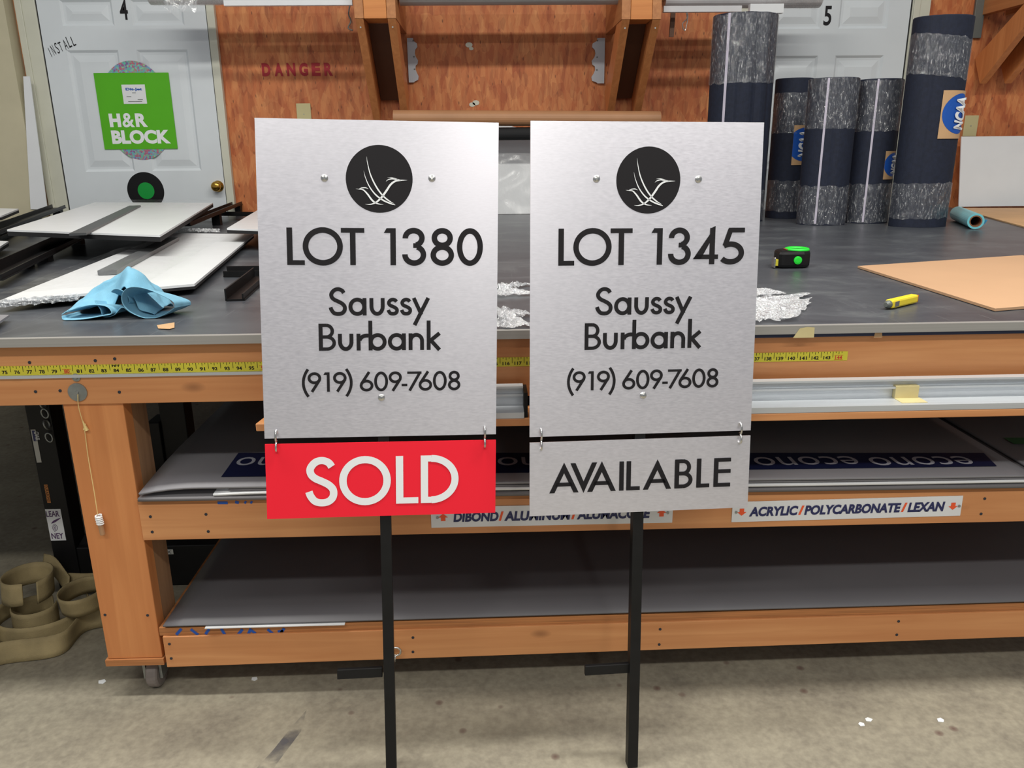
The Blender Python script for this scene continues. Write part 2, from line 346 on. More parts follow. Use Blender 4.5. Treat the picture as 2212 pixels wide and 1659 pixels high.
def glyph(ch, x0, x1, b, h, w):
    t = b + h; Wd = x1 - x0; cx = (x0 + x1) / 2; ov = .014 * h; q = []; hb = w * .86
    def V(x, a, c): q.extend(rib([(x, a), (x, c)], w))
    def Hh(a, c, y): q.extend(rib([(a, y), (c, y)], hb))
    xh = h * .625
    if ch == 'L': V(x0 + w / 2, b, t); Hh(x0, x1, b + hb / 2)
    elif ch == 'T': Hh(x0, x1, t - hb / 2); V(cx, b, t)
    elif ch == 'I': V(cx, b, t)
    elif ch == 'E': V(x0 + w / 2, b, t); Hh(x0, x1, t - hb / 2); Hh(x0, x1, b + hb / 2); Hh(x0, x1, b + h * .54)
    elif ch in 'O0': q += ring(x0, x1, b - ov, t + ov, w)
    elif ch == '1': V(x1 - w / 2, b, t); q.append([(x0, t - .13 * h), (x1 - w, t - .13 * h), (x1 - w, t), (x0 + .24 * Wd, t)])
    elif ch == '3':
        ry = (.275 * h); q += rib(arc(cx - .02 * Wd, t + ov - ry, .46 * Wd - w / 2, ry - w / 2, 183, -72, 36), w)
        r2 = .285 * h + ov; q += rib(arc(cx, b - ov + r2, .5 * Wd - w / 2, r2 - w / 2, 72, -183, 36), w)
        q.append([(cx - .04 * Wd, b + .47 * h), (cx + .14 * Wd, b + .47 * h), (cx + .14 * Wd, b + .47 * h + hb), (cx - .04 * Wd, b + .47 * h + hb)])
    elif ch == '8': q += ring(x0 + .05 * Wd, x1 - .05 * Wd, b + .47 * h, t + ov, w); q += ring(x0, x1, b - ov, b + .57 * h, w)
    elif ch == '4':
        xr = x1 - .14 * Wd; V(xr - w / 2, b, t); bt = b + .14 * h
        q.append([(xr, t + .05 * h), (x0, bt), (x0 + w * 1.5, bt), (xr - w * .25, t - .2 * h)]); q.append([(xr - w, t - .02 * h), (xr, t + .05 * h), (xr, t - .2 * h), (xr - w, t - .2 * h)])
        q.append([(x0, bt), (x1, bt), (x1, bt + hb), (x0 + w * .7, bt + hb)])
    elif ch == '5':
        Hh(x0 + .34 * Wd, x1, t - hb / 2); q += rib([(x0 + .42 * Wd, t - hb * .3), (x0 + .2 * Wd, b + .5 * h)], w * .95)
        r = .32 * h; q += rib(arc(x0 + .44 * Wd, b - ov + r, .56 * Wd - w / 2, r - w / 2, 128, -140, 40), w)
    elif ch in '69':
        r = Wd / 2; ry = .3 * h
        p = ring(x0, x1, b - ov, b + 2 * ry, w) + rib([(x0 + .70 * Wd, t), (x0 + .11 * Wd, b + ry * 1.25)], w)
        if ch == '9': p = [face([(x0 + x1 - a[0], b + t - a[1]) for a in f], f.n) for f in p]
        q += p
    elif ch == '7': Hh(x0, x1, t - hb / 2); q += rib([(x1 - w * .62, t - hb * .5), (x0 + .16 * Wd, b)], w)
    elif ch == '-': q += rib([(x0, b + .3 * h), (x1, b + .3 * h)], hb)
    elif ch in '()':
        a = arc(x1 + 1.55 * h, b + .46 * h, 1.55 * h + Wd - w / 2, .72 * h * 1.9, 180 - 31, 180 + 31, 20)
        if ch == ')': a = [(x0 + x1 - p[0], p[1]) for p in a]
        q += rib(a, w)
    elif ch in 'AV':
        wl = w * 1.13; a = Wd / 2; T = t + .03 * h; hh = T - b; zi = T - wl / a * hh
        p = [[(cx, T), (x0, b), (x0 + wl, b), (cx, zi)], [(cx, T), (cx, zi), (x1 - wl, b), (x1, b)]]
        if ch == 'A':
            y = b + .22 * h; f = (y - b) / hh * a; f2 = (y + hb - b) / hh * a
            p.append([(x0 + f + wl * .5, y), (x1 - f - wl * .5, y), (x1 - f2 - wl * .5, y + hb), (x0 + f2 + wl * .5, y + hb)])
        else: p = [[(c[0], b + t - c[1]) for c in f] for f in p]
        q += p
    elif ch == 'B':
        V(x0 + w / 2, b, t); m = b + .51 * h; xm = x0 + .45 * Wd
        Hh(x0, xm, t - hb / 2); Hh(x0, xm, b + hb / 2); Hh(x0, xm, m)
        q += rib(arc(xm, (t - hb / 2 + m) / 2, x1 - .1 * Wd - xm - w / 2, (t - hb / 2 - m) / 2, 90, -90, 20), hb); q += rib(arc(xm, (b + hb / 2 + m) / 2, x1 - xm - w / 2, (m - b - hb / 2) / 2, 90, -90, 20), hb)
    elif ch == 'D':
        V(x0 + w / 2, b, t); xm = x0 + .28 * Wd; Hh(x0, xm, t - hb / 2); Hh(x0, xm, b + hb / 2)
        q += rib(arc(xm, (b + t) / 2, x1 - xm - w / 2, h / 2 - hb / 2, 90, -90, 30), w * .97)
    elif ch in 'Ss':
        hh = h if ch == 'S' else xh; b2 = b - ov; t2 = b + hh + ov
        q += rib(spline([(x0 + w * .42 + p[0] * (Wd - w * .9), b2 + w / 2 + p[1] * (t2 - b2 - w)) for p in SP], 6), w * (1 if ch == 'S' else .93))
    elif ch == 'a': q += ring(x0, x1 - .02 * Wd, b - ov, b + xh + ov, w); V(x1 - w / 2, b, b + xh)
    elif ch == 'b': q += ring(x0 + .02 * Wd, x1, b - ov, b + xh + ov, w); V(x0 + w / 2, b, b + h * 1.1)
    elif ch == 'u':
        r = (Wd - w) / 2; ry = .34 * h
        V(x0 + w / 2, b + ry - 3 * ov, b + xh); V(x1 - w / 2, b + ry - 3 * ov, b + xh); q += rib(arc(cx, b - ov + ry, r, ry - w / 2, 180, 360, 24), w)
    elif ch == 'n':
        r = (Wd - w) / 2; ry = .30 * h
        V(x0 + w / 2, b, b + xh); V(x1 - w / 2, b, b + xh - ry + 3 * ov); q += rib(arc(cx, b + xh + ov - ry, r, ry - w / 2, 180, 0, 24), w)
    elif ch == 'r': V(x0 + w / 2, b, b + xh); q += rib(arc(x1 - .02 * Wd, b + xh - .29 * h, Wd - w * .8, .29 * h - w / 2, 170, 78, 12), w)
    elif ch == 'k':
        V(x0 + w / 2, b, b + h * 1.1); q += rib([(x1 - .1 * Wd - w * .2, b + xh), (x0 + w * .8, b + .33 * h)], w); q += rib([(x0 + w * 1.0, b + .37 * h), (x1 - w * .6, b)], w)
    elif ch == 'y': q += rib([(x0 + w * .55, b + xh), (cx + .02 * Wd, b + .02 * h)], w * .98); q += rib([(x1 - w * .55, b + xh), (x0 + .15 * Wd, b - .36 * h)], w)
    return q
def letters(fr, items, mat, parent, n=.035, name='lettering'):   # items: (string, [x0,x1,...], baseline, cap height, stroke)
    mb = MB(); k = 0
    for s, xs, b, h, w in items:
        for i, ch in enumerate(s):
            for poly in glyph(ch, xs[2 * i], xs[2 * i + 1], b, h, w):
                mb.add([fr((p[0], p[1]), n + getattr(poly, 'n', 0) * .0008) for p in poly], [tuple(range(len(poly)))])
    return mb.build(name, mat, parent)
def disc(fr, c, r, n, mat, name, parent, seg=56, r2=None):
    return MB().add([fr((c[0] + r * math.cos(2 * math.pi * k / seg), c[1] + (r2 or r) * math.sin(2 * math.pi * k / seg)), n) for k in range(seg)], [tuple(range(seg))]).build(name, mat, parent)
# ================================================================== SETTING
tag(MB().box(-150, 150, -150, 126, -2, 0).build('floor', CONC), kind='structure')
sm = bpy.data.materials.new('floor_smear'); sm.use_nodes = True
sm.node_tree.nodes['Principled BSDF'].inputs['Base Color'].default_value = lin((92, 92, 98))
_n = nd(sm.node_tree, 'ShaderNodeTexNoise', Scale=18, Detail=5); sm.node_tree.links.new(coords(sm.node_tree), _n.inputs['Vector'])
sm.node_tree.links.new(ramp(sm.node_tree, _n.outputs['Fac'], [(.4, (0, 0, 0, 1)), (.7, (.75, .75, .75, 1))]), sm.node_tree.nodes['Principled BSDF'].inputs['Alpha'])
MB().add([at(px, py, z=.01) for px, py in ((662, 1534), (650, 1580), (605, 1640), (580, 1675), (540, 1675), (590, 1620), (630, 1570))], [(0, 1, 2, 3, 4, 5, 6)]).build('floor_smear', sm, COL.objects['floor'])
wb = tag(MB().box(-150, 150, 125.7, 130, 0, 150).build('wall_back', OSB), kind='structure')
tag(MB().box(-150, -95.6, 121.9, 125.69, 0, 150).build('wall_left', BEIGE), kind='structure')
WF = 125.66                                        # just in front of the board wall
wall = frame((0, WF, 0), (1, 0, 0), (0, 0, 1))       # (x, z) on the wall, +n towards the room
def stencil():
    a, b = at(567, 165, y=WF), at(717, 163, y=WF); mb = MB(); x = a.x; st = (b.x - a.x + 1.1) / 6
    for i, ch in enumerate('DANGER'):
        t = text(ch, wall, x + i * st, a.z, 1.9, 2.7, '', None, None, n=.05, bold=.05); mb.add(t.v, t.f)
    return mb.build('stencil_lettering', STENCIL, wb)
stencil()
for px, py, r in ((1013, 97, .8), (1018, 105, .5), (1020, 226, .7), (1028, 222, .8)):
    p = at(px, py, y=WF); disc(wall, (p.x, p.z), r, .04, TRIMW, 'spackle_patch', wb, 9, r * .7)
for px, py, lab in ((657, 247, 'ivory wall outlet plate on the strand board just above the silver LOT 1380 sign'), (2096, 272, 'ivory wall plate on the strand board above the leaning white board')):
    p = at(px, py, y=WF); t = thing('outlet_plate', lab, 'outlet plate', (p.x, WF, p.z - 2.25))
    MB().box(p.x - 1.6, p.x + 1.6, WF - .25, WF, p.z - 2.3, p.z + 2.3).build('plate', IVORY, t, bevel=.1)
    MB().lathe([(.12, 0), (.12, .06)], (p.x, WF - .25, p.z), (0, -1, 0), 10).build('screw', GALV, t)
# ---- panelled doors
def door_mesh(x0, x1, z0, z1, cols, rows, yf):
    mb = MB(); xs = [x0] + [c for p in cols for c in p] + [x1]; zs = [z0] + [r for p in rows for r in p] + [z1]
    for i in range(len(xs) - 1):
        for j in range(len(zs) - 1):
            a, b, c, d = xs[i], xs[i + 1], zs[j], zs[j + 1]
            if i % 2 and j % 2:
                prev = None
                for ins, dy in ((0, 0), (.5, .42), (1.0, .42), (2.4, .08)):
                    q = [(a + ins, yf + dy, c + ins), (b - ins, yf + dy, c + ins), (b - ins, yf + dy, d - ins), (a + ins, yf + dy, d - ins)]
                    if prev:
                        for k in range(4): mb.add([prev[k], prev[(k + 1) % 4], q[(k + 1) % 4], q[k]], [(0, 1, 2, 3)])
                    prev = q
                mb.add(prev, [(0, 1, 2, 3)])
            else: mb.add([(a, yf, c), (b, yf, c), (b, yf, d), (a, yf, d)], [(0, 1, 2, 3)])
    for q in ([(x0, yf, z0), (x0, yf, z1), (x0, yf + 1, z1), (x0, yf + 1, z0)], [(x1, yf, z0), (x1, yf, z1), (x1, yf + 1, z1), (x1, yf + 1, z0)]): mb.add(q, [(0, 1, 2, 3)])
    return mb
DY = 124.6
def door(n, x0, x1, ztop_row, mid_row, gap_left, digit, dpx):
    w = x1 - x0; cols = [(x0 + w * .135, x0 + w * .445), (x0 + w * .555, x0 + w * .865)]
    o = tag(door_mesh(x0, x1, 0, 84, cols, [(9, 30), mid_row, ztop_row], DY).build('door_%d' % n, DOORW), kind='structure')
    dfr = frame((0, DY, 0), (1, 0, 0), (0, 0, 1))
    p = at(*dpx, y=DY); MB().add(*(lambda t: (t.v, t.f))(text(digit, dfr, p.x - .85, p.z - 2.0, 1.7, 4.0, '', None, None, n=.04, bold=.02))).build('number_lettering', BLACKLET, o)
    return o, dfr
r0, r1 = at(240, 108, y=DY).z, at(200, 371, y=DY).z
D4, D4F = door(4, -90.2, -54.8, (at(200, 56, y=DY).z, 80), (r1, r0), True, '4', (267, 21))
D5, D5F = door(5, 63.4, 98.7, (at(1780, 62, y=DY).z, 80), (at(1700, 364, y=DY).z, at(1800, 120, y=DY).z), False, '5', (1788, 34))
for n, a, b in ((1, -94.8, -90.45), (2, -54.6, -52.9), (3, 59.0, 63.2), (4, 99.0, 103.0)):
    mb = MB().box(a, b, 124.3, 125.65, 0, 88)
    if b - a > 3: mb.box(a + .2, a + 1.6, 124.0, 124.3, 0, 88)
    tag(mb.build('trim_%d' % n, TRIMW, bevel=.12), kind='structure')
MB().box(-90.45, -90.2, 124.65, 125.6, 0, 84).build('door_gap', DARK, D4)
MB().box(98.7, 99.0, 124.65, 125.6, 0, 84).build('door_gap', DARK, D5)
kp = at(466, 403, y=122.8)
MB().lathe([(1.25, 0), (1.25, .25), (.5, .35), (.45, .9), (1.0, 1.2), (1.12, 1.7), (.95, 2.1), (.4, 2.3)], (kp.x, DY, kp.z), (0, -1, 0), 28).build('door_knob', BRASS, D4, smooth=True)
a, b = at(108, 115, y=DY), at(165, 87, y=DY)
u = Vector((b.x - a.x, 0, b.z - a.z)); u.normalize(); hf = frame(a - Vector((0, 0, .9)), u, (-u.z - .12 * 0, 0, u.x))
mb = MB()
for i, ch in enumerate('INSTALL'):
    t = text(ch, hf, i * .96 + (.3 if i == 0 else 0), .08 * (i % 2), .3 if ch == 'I' else .72, 1.9 + .15 * (i % 3), '', None, None, n=.04, shear=.25); mb.add(t.v, t.f)
mb.build('handwriting', BLACKLET, D4)
# ---- things on the left door
t = at(300, 210, y=DY); hd = at(296, 240, y=DY)
disc(D4F, (hd.x, hd.z), 7.9, .05, HOLO, 'hologram_disc', None, 64, 10.4)
o = COL.objects[-1]; tag(o, 'rainbow holographic foil disc stuck to the door behind the green square sign', 'sticker')
g = [at(203, 160, y=DY), at(363, 155, y=DY), at(385, 320, y=DY), at(227, 324, y=DY)]
gx0, gx1, gz0, gz1 = (g[0].x + g[3].x) / 2, (g[1].x + g[2].x) / 2, (g[2].z + g[3].z) / 2, (g[0].z + g[1].z) / 2
sg = thing('green_sign', 'bright green square sign with white bold lettering on the white left door', 'sign', ((gx0 + gx1) / 2, DY, gz0))
MB().box(gx0, gx1, DY - .18, DY - .07, gz0, gz1).build('sign_face', GREENV, sg)
gf = frame((gx0, DY - .18, gz0), (1, 0, 0), (0, 0, 1)); gw, gh = gx1 - gx0, gz1 - gz0
mb = MB()
for s, x, y, ww, hh, bo in (('H', .12, .295, .155, .18, .06), ('&', .295, .29, .165, .19, .022), ('R', .475, .295, .16, .18, .05), ('BLOCK', .12, .07, .80, .185, .05)):
    k = text(s, gf, x * gw, y * gh, ww * gw, hh * gh, '', None, None, bold=bo); mb.add(k.v, k.f)
mb.build('sign_lettering', WHITELET, sg)
pl = [at(262, 183, y=DY - .2), at(318, 224, y=DY - .2)]
sk = thing('paper_label', 'small white paper label with blue heading on the green sign', 'label', ((pl[0].x + pl[1].x) / 2, DY - .2, pl[1].z))
MB().box(pl[0].x, pl[1].x, DY - .24, DY - .19, pl[1].z, pl[0].z).build('paper', WHITE, sk)
lf = frame((pl[0].x, DY - .24, pl[1].z), (1, 0, 0), (0, 0, 1)); lw, lh = pl[1].x - pl[0].x, pl[0].z - pl[1].z
text('Dit-Jet', lf, .16 * lw, .66 * lh, .7 * lw, .17 * lh, 'label_heading', BLUEI, sk, bold=.04)
mb = MB()
for k, (x0, x1, y) in enumerate(((.42, .58, .56), (.16, .36, .36), (.62, .84, .2), (.2, .8, .1))): mb.add([lf((x0 * lw, y * lh), .03), lf((x1 * lw, y * lh), .03), lf((x1 * lw, (y + .03) * lh), .03), lf((x0 * lw, (y + .03) * lh), .03)], [(0, 1, 2, 3)])
mb.build('small_print', GREYMET, sk)
vc = at(315, 412, y=DY)
vr = thing('record_disc', 'black record disc with green centre stuck low on the left door', 'record', (vc.x, DY, vc.z - 4.1))
MB().lathe([(4.1, 0), (4.1, .08)], (vc.x, DY, vc.z), (0, -1, 0), 64).build('disc', BLACK, vr)
MB().lathe([(1.85, .08), (1.85, .11)], (vc.x + .1, DY, vc.z), (0, -1, 0), 40).build('centre_label', plain('dark_green_foil', (20, 150, 60), .3), vr)
# leaning strip between beige wall and door casing
q = [at(50, 165, y=121.6), at(64, 165, y=121.6), at(102, 452, y=121.6), at(66, 452, y=121.6)]
tag(MB().prism(q, (0, .25, 0)).build('white_strip', WHITE), 'narrow white strip standing against the beige wall beside the left door casing', 'strip')
# ================================================================== WORK TABLE
XL, XR = -102, 112
wt = thing('work_table', 'long wooden work table with black top, aluminium edge and two sheet shelves', 'table', (0, 60, 0))
MB().box(XL, XR, -.84, 121.5, 33.99, 34.6).build('tabletop', RUBBER, wt)
MB().prism([(XL, -1, 33.98), (XL, -1, 34.68), (XL, -.45, 34.68), (XL, -.45, 34.61), (XL, -.85, 34.61), (XL, -.85, 33.98)], (XR - XL, 0, 0)).build('edge_trim', brushed('worn_aluminium', (176, 174, 170), .5, (3, 300, 300), .5), wt)
MB().box(XL, XR, 0, 1.5, 28.8, 33.94).build('front_rail', PINE_X, wt, bevel=.06)
MB().box(12, XR, -.5, -.02, 33.6, 33.97).build('rubber_strip', plain('navy_strip', (34, 44, 74), .6), wt)
tp = MB().box(-40, 34.75, -.07, -.005, 31.42, 32.2).build('measuring_tape', YTAPE, wt)
tf = frame((0, -.07, 0), (1, 0, 0), (0, 0, 1)); mb = MB()
for n in range(71, 145):
    x = n - 110; red = n in (80, 96, 112, 128, 144); m = MB() if red else mb
    k = text(str(n), tf, x - (.22 if n < 100 else .3), 31.54, .44 if n < 100 else .6, .3, '', None, None, n=.012, bold=.03); m.add(k.v, k.f)
    for f, hh in ((0, .5), (.5, .22), (.25, .12), (.75, .12)):
        xx = x + f - .5; mb.add([tf((xx - .02, 32.2), .012), tf((xx + .02, 32.2), .012), tf((xx + .02, 32.2 - hh), .012), tf((xx - .02, 32.2 - hh), .012)], [(0, 1, 2, 3)])
    if red:
        for a in (0, 1): m.add([tf((x - .36, 31.5 + a * .36), .013), tf((x + .36, 31.5 + a * .36), .013), tf((x + .36, 31.53 + a * .36), .013), tf((x - .36, 31.53 + a * .36), .013)], [(0, 1, 2, 3)])
        m.build('red_number', REDI, tp)
k = text('7FT', tf, -26.35, 31.98, .7, .18, '', None, None, n=.013, bold=.03); mb.add(k.v, k.f)
mb.build('tape_numbers', BLACKLET, tp)
MB().box(XL, -12.5, -.22, -.01, 31.16, 31.41).build('ruler_strip', ALUR, wt)
for px, py, r in ((168, 847, .78), (165, 815, .34)):
    p = at(px, py, y=-.02); MB().lathe([(r, 0), (r, .1), (.15, .12), (.12, .2)], (p.x, 0, p.z), (0, -1, 0), 32).build('washer', GALV, wt)
lg = MB().box(-31, -26.05, .25, 1.75, 4.1, 28.8).build('front_leg', PINE_Z, wt, bevel=.08)
MB().box(-31, -26.12, 1.77, 4.75, 4.1, 28.8).build('leg_block', PALE_Z, lg, bevel=.08)
for nm, dims in (('rear_leg', (-31, -26, 46, 50)), ('rear_leg', (71, 76, 46, 50)), ('front_leg', (71, 76, .3, 4.7)), ('rear_leg', (-31, -26, 112, 116)), ('rear_leg', (71, 76, 112, 116)), ('rear_leg', (-98, -93, 112, 116))):
    MB().box(*dims, 0, 33.9).build(nm, PINE_Z, wt)
MB().box(-31.2, -25.9, .05, 5, 3.45, 4.08).build('foot_plate', OSBEDGE, wt)
cs = MB(); cs.lathe([(1.3, -.55), (1.5, -.4), (1.5, .4), (1.3, .55)], (-27.6, 2.0, 1.5), (1, 0, 0), 24)
cs = cs.build('caster_wheel', RUBW, wt, smooth=False, bevel=.08)
MB().box(-28.5, -28.25, 1.2, 3.0, 1.2, 3.44).build('caster_fork', GALV, wt)
MB().box(-27.0, -26.75, 1.2, 3.0, 1.2, 3.44).build('caster_fork', GALV, wt)
def zl(x, a, b): return a + (x + 26) * (b - a) / 78          # straight line fixed at x=-26 and x=52
X2 = 70
MB().beam(-26, X2, 0, 1.5, (16.2, 19.65), (zl(X2, 16.2, 16.0), zl(X2, 19.65, 19.05))).build('middle_beam', PINE_X, wt, bevel=.05)
MB().beam(-26, X2, -.02, 46, (19.66, 20.1), (zl(X2, 19.66, 19.06), zl(X2, 20.1, 19.5))).build('middle_shelf', OSBEDGE, wt)
MB().beam(-25.6, X2, -.12, 1.5, (3.3, 6.5), (zl(X2, 3.3, 3.95), zl(X2, 6.5, 6.75))).build('bottom_beam', PINE_X, wt, bevel=.05)
MB().beam(-25.9, X2, .1, 46, (6.52, 7.3), (zl(X2, 6.52, 6.77), zl(X2, 7.3, 7.5))).build('bottom_shelf', OSBEDGE, wt)
mb = MB()
random.seed(3)
def scr(px, py, yy, r=.13): p = at(px, py, y=yy); return MB().lathe([(r, 0), (r, .05), (r * .4, .07)], (p.x, yy + .01, p.z), (0, -1, 0), 10)
for px, py, yy in ((325, 1116, 0), (329, 1149, 0), (445, 1111, 0), (450, 1148, 0), (366, 1391, -.12), (370, 1422, -.12), (892, 1377, -.12), (892, 1408, -.12), (1426, 1359, -.12), (1424, 1392, -.12), (1941, 1342, -.12), (1937, 1371, -.12), (2127, 1077, 0), (2119, 1110, 0), (227, 1328, .25), (319, 1329, .25), (64, 783, 0), (206, 779, 0), (248, 775, 0), (258, 847, 0), (130, 844, 0), (77, 846, 0)):
    scr(px, py, yy).build('screw', plain('dark_screw', (62, 66, 76), .45, .6), wt)
ep = at(856, 1409, y=-.6)
MB().tube([(ep.x + .42 * math.cos(k / 12 * 6.283), -.62, ep.z + .1 + .42 * math.sin(k / 12 * 6.283)) for k in range(12)], .1, 8, True).tube([(ep.x - .1, -.62, ep.z - .35), (ep.x - .2, -.6, ep.z - 1.0)], .09).tube([(ep.x - .3, -.62, ep.z + .1), (ep.x - .4, -.1, ep.z)], .08).build('eye_bolt', CHROME, wt, smooth=True)
# marker scribble along the shelf edges
def scribble(pts, yy, name):
    fr = frame((0, yy, 0), (1, 0, 0), (0, 0, 1))
    for a in pts:
        m = MB(); p = [at(x, y, y=yy) for x, y in a]
        for f in rib([(v.x, v.z) for v in p], .26): m.add([fr((c.x, c.y), .02) for c in f], [(0, 1, 2, 3)])
        m.build(name, BLUEI, wt)
scribble([[(381, 1371), (392, 1358)], [(412, 1359), (428, 1371)], [(444, 1370), (452, 1358)], [(478, 1358), (486, 1371)], [(514, 1371), (524, 1359)], [(536, 1370), (541, 1360), (552, 1368)], [(578, 1359), (590, 1369)], [(604, 1371), (614, 1357)], [(600, 1364), (612, 1363)]], .09, 'marker_writing')
scribble([[(470, 1086), (492, 1086)], [(508, 1084), (516, 1086)], [(528, 1084), (532, 1086)], [(541, 1084), (545, 1086)]], -.03, 'marker_writing')
# ledge and aluminium rails along the front
LX0 = at(551, 915, y=-3.5).x
MB().prism([(LX0, -3.5, 27.35), (LX0, -3.5, 28.0), (LX0 + .55, -.02, 28.0), (LX0 + .55, -.02, 27.35)], (XR - LX0, 0, 0)).build('front_ledge', PINE_X, wt, bevel=.08)
prof = [(-3.5, 28.02), (-3.5, 28.5), (-1.3, 28.5), (-1.3, 29.35), (-1.75, 29.35), (-1.75, 29.5), (-1.3, 29.5), (-1.3, 30.02), (-1.75, 30.02), (-1.75, 30.18), (-.9, 30.18), (-.9, 28.02)]
def rail(x0, x1, lab):
    t = thing('aluminium_rail', lab, 'rail', ((x0 + x1) / 2, -2, 28.02), 'aluminium rails on the wooden ledge')
    MB().prism([(x0, y, z) for y, z in prof], (x1 - x0, 0, 0)).build('extrusion', ALUR, t)
    return t
gx = at(1132, 880, y=-3.4).x
ra = rail(-12.2, gx, 'aluminium straightedge rail ending in the gap between the two lot signs')
MB().box(gx, gx + .3, -3.3, -.95, 28.03, 30.1).build('end_cap', BLACK, ra)
rb = rail(14, XR - 2, 'long aluminium straightedge rail on the ledge, running beyond the LOT 1345 sign')
p0, p1 = at(1928, 850, y=-1.36), at(1975, 868, y=-1.36)
MB().box(p0.x, p1.x, -1.82, -1.32, 28.54, 29.6).box(p0.x, p1.x + .2, -3.0, -1.4, 28.5, 28.54).build('masking_tape', MASK, rb)
p = at(1740, 718, y=-1.02)
MB().add([(p.x - 1, -1.02, p.z - .45), (p.x + .75, -1.02, p.z - .45), (p.x + .72, -1.02, p.z + .4), (p.x + .1, -1.02, p.z + .45), (p.x - .5, -1.02, p.z + .35)], [(0, 1, 2, 3, 4)]).build('masking_tape', MASK, wt)
p = at(1897, 724, y=-.52)
MB().add([(p.x - .35, -.53, p.z - .2), (p.x + .35, -.53, p.z - .2), (p.x + .3, -.53, p.z + .2), (p.x - .3, -.53, p.z + .2)], [(0, 1, 2, 3)]).build('masking_tape', KRAFT, wt)
# string with wooden peg
ps = [at(168, 852, y=-.3), at(170, 880, y=-.1), at(182, 925, y=.1), at(190, 985, y=.1), at(203, 1060, y=-.05), at(211, 1112, y=-.15)]
st = thing('string_and_peg', 'tan string hanging from a washer down the table leg with a wooden peg', 'string', tuple(ps[-1] - Vector((0, 0, 1.6))))
MB().tube(spline([p[:] for p in ps], 5), .035, 6).build('string', STRING, st)
MB().tube([at(178, 908, y=.08), at(188, 930, y=.05)], [.03, .17], 7).tube([at(185, 915, y=.08), at(182, 928, y=.05)], [.03, .1], 6).build('tassel', STRING, st)
a, b = at(212, 1112, y=-.15), at(222, 1155, y=-.15)
MB().tube([a.lerp(b, .2), b], .22, 12).build('peg', PALE_Z, st, bevel=.05)
MB().tube([a.lerp(b, .02 + .45 * k / 40) + Vector((.25 * math.cos(k * .8), .25 * math.sin(k * .8), 0)) for k in range(41)], .07, 6).build('winding', WHITELET, st)
# ================================================================== STOCK SHEETS ON THE SHELVES
def sheet(name, lab, x0, x1, y0, y1, zf, th, mat, group, droop=0, wave=0, ph=0):
    def f(u, v):
        x = x0 + (x1 - x0) * u; y = y0 + (y1 - y0) * v
        d = droop * max(0, 1 - (x - x0) / 5.0) ** 2 * max(0, 1 - (y - y0) / 9) ** 1.5
        return (x, y, zl(x, *zf) - d + wave * math.sin(x * .11 + ph) * max(0, 1 - v * 4))
    m = MB().grid(f, 60, 14)
    return tag(m.build(name, mat, None, solid=th, smooth=True), lab, 'sheet', group)
GM = 'stock sheets on the middle shelf'
sheet('grey_sheet', 'grey plastic sheet lowest in the pile on the middle shelf', -25.7, 66, -.5, 44, (20.28, 19.68), .3, GREYS, GM)
sheet('white_sheet', 'white plastic sheet with curled corner between the grey sheets on the middle shelf', -19.3, 64, -.45, 44, (20.75, 20.12), .2, WHITE, GM, .12, .02, 1)
sheet('grey_sheet', 'dull grey sheet directly under the film printed sheet on the middle shelf', -18, 66, -.3, 44, (21.0, 20.35), .14, GREYS, GM, 0, .015)
sc_ = sheet('film_covered_sheet', 'grey sheet with a navy band of upside-down lettering, topmost on the middle shelf', -25.6, 52.5, -.35, 44, (21.3, 20.62), .2, GREYL, GM, .55, .03)
def onsheet(px, py):
    p = at(px, py, z=21.1)
    for _ in range(4): p = at(px, py, z=zl(p.x, 21.3, 20.62) + .16)
    return p
mb = MB(); L0, L1, R1, R0 = onsheet(515, 978), onsheet(487, 1018), onsheet(2172, 1018), onsheet(2125, 978); L1.y = R1.y = (L1.y + R1.y) / 2
nb = 30
tops = [L0.lerp(R0, k / nb) for k in range(nb + 1)]; bots = [L1.lerp(R1, k / nb) for k in range(nb + 1)]
for p in tops + bots: p.z = zl(p.x, 21.3, 20.62) + .15
tops[0] = L0.lerp(L0, 0); 
for k in range(nb): mb.add([bots[k], bots[k + 1], tops[k + 1], tops[k]], [(0, 1, 2, 3)])
mb.build('navy_band', plain('navy_film_print', (24, 30, 66), .35), sc_)
mb = MB()
for px0, px1 in ((505, 706), (757, 972), (1075, 1300), (1352, 1572), (1637, 1865), (1890, 2115)):
    a, b = onsheet(px0, 1006), onsheet(px1, 1006); hy = 2.0
    fr = frame(Vector((a.x, a.y, a.z)), Vector((b.x - a.x, 0, b.z - a.z)).normalized(), (0, 1, 0))
    k = text('econo', fr, 0, 0, b.x - a.x, hy, '', None, None, n=.03, flip=True); k.build('film_lettering', plain('pale_film_print', (170, 172, 184), .4), sc_)
sheet('grey_sheet', 'grey sheet with dark green printing at the far end of the middle shelf', 53.3, 68, 0, 44, (21.3, 20.6), .2, GREYL, GM)
a = onsheet(2140, 956); MB().add([(a.x + 2, a.y - .5, a.z + .02), (66, a.y - 1, zl(66, 21.3, 20.6) + .13), (66, a.y + 1.2, zl(66, 21.3, 20.6) + .13), (a.x + 2, a.y + 1.2, a.z + .02)], [(0, 1, 2, 3)]).build('green_print', plain('dark_green_ink', (20, 110, 50), .4), COL.objects[-1])
GB = 'stock sheets on the bottom shelf'
sheet('grey_sheet', 'wide dark grey sheet topmost on the bottom shelf of the table', -25.4, 66, -.1, 44, (7.62, 7.82), .14, plain('slate_sheet', (104, 103, 107), .45, 0, .05, 4), GB, 0, .02)
MB().box(-21.6, -9, -.35, 20, 7.38, 7.46).build('white_sheet', WHITE)
tag(COL.objects[-1], 'thin white sheet sticking out under the slate grey sheet on the bottom shelf', 'sheet', GB)
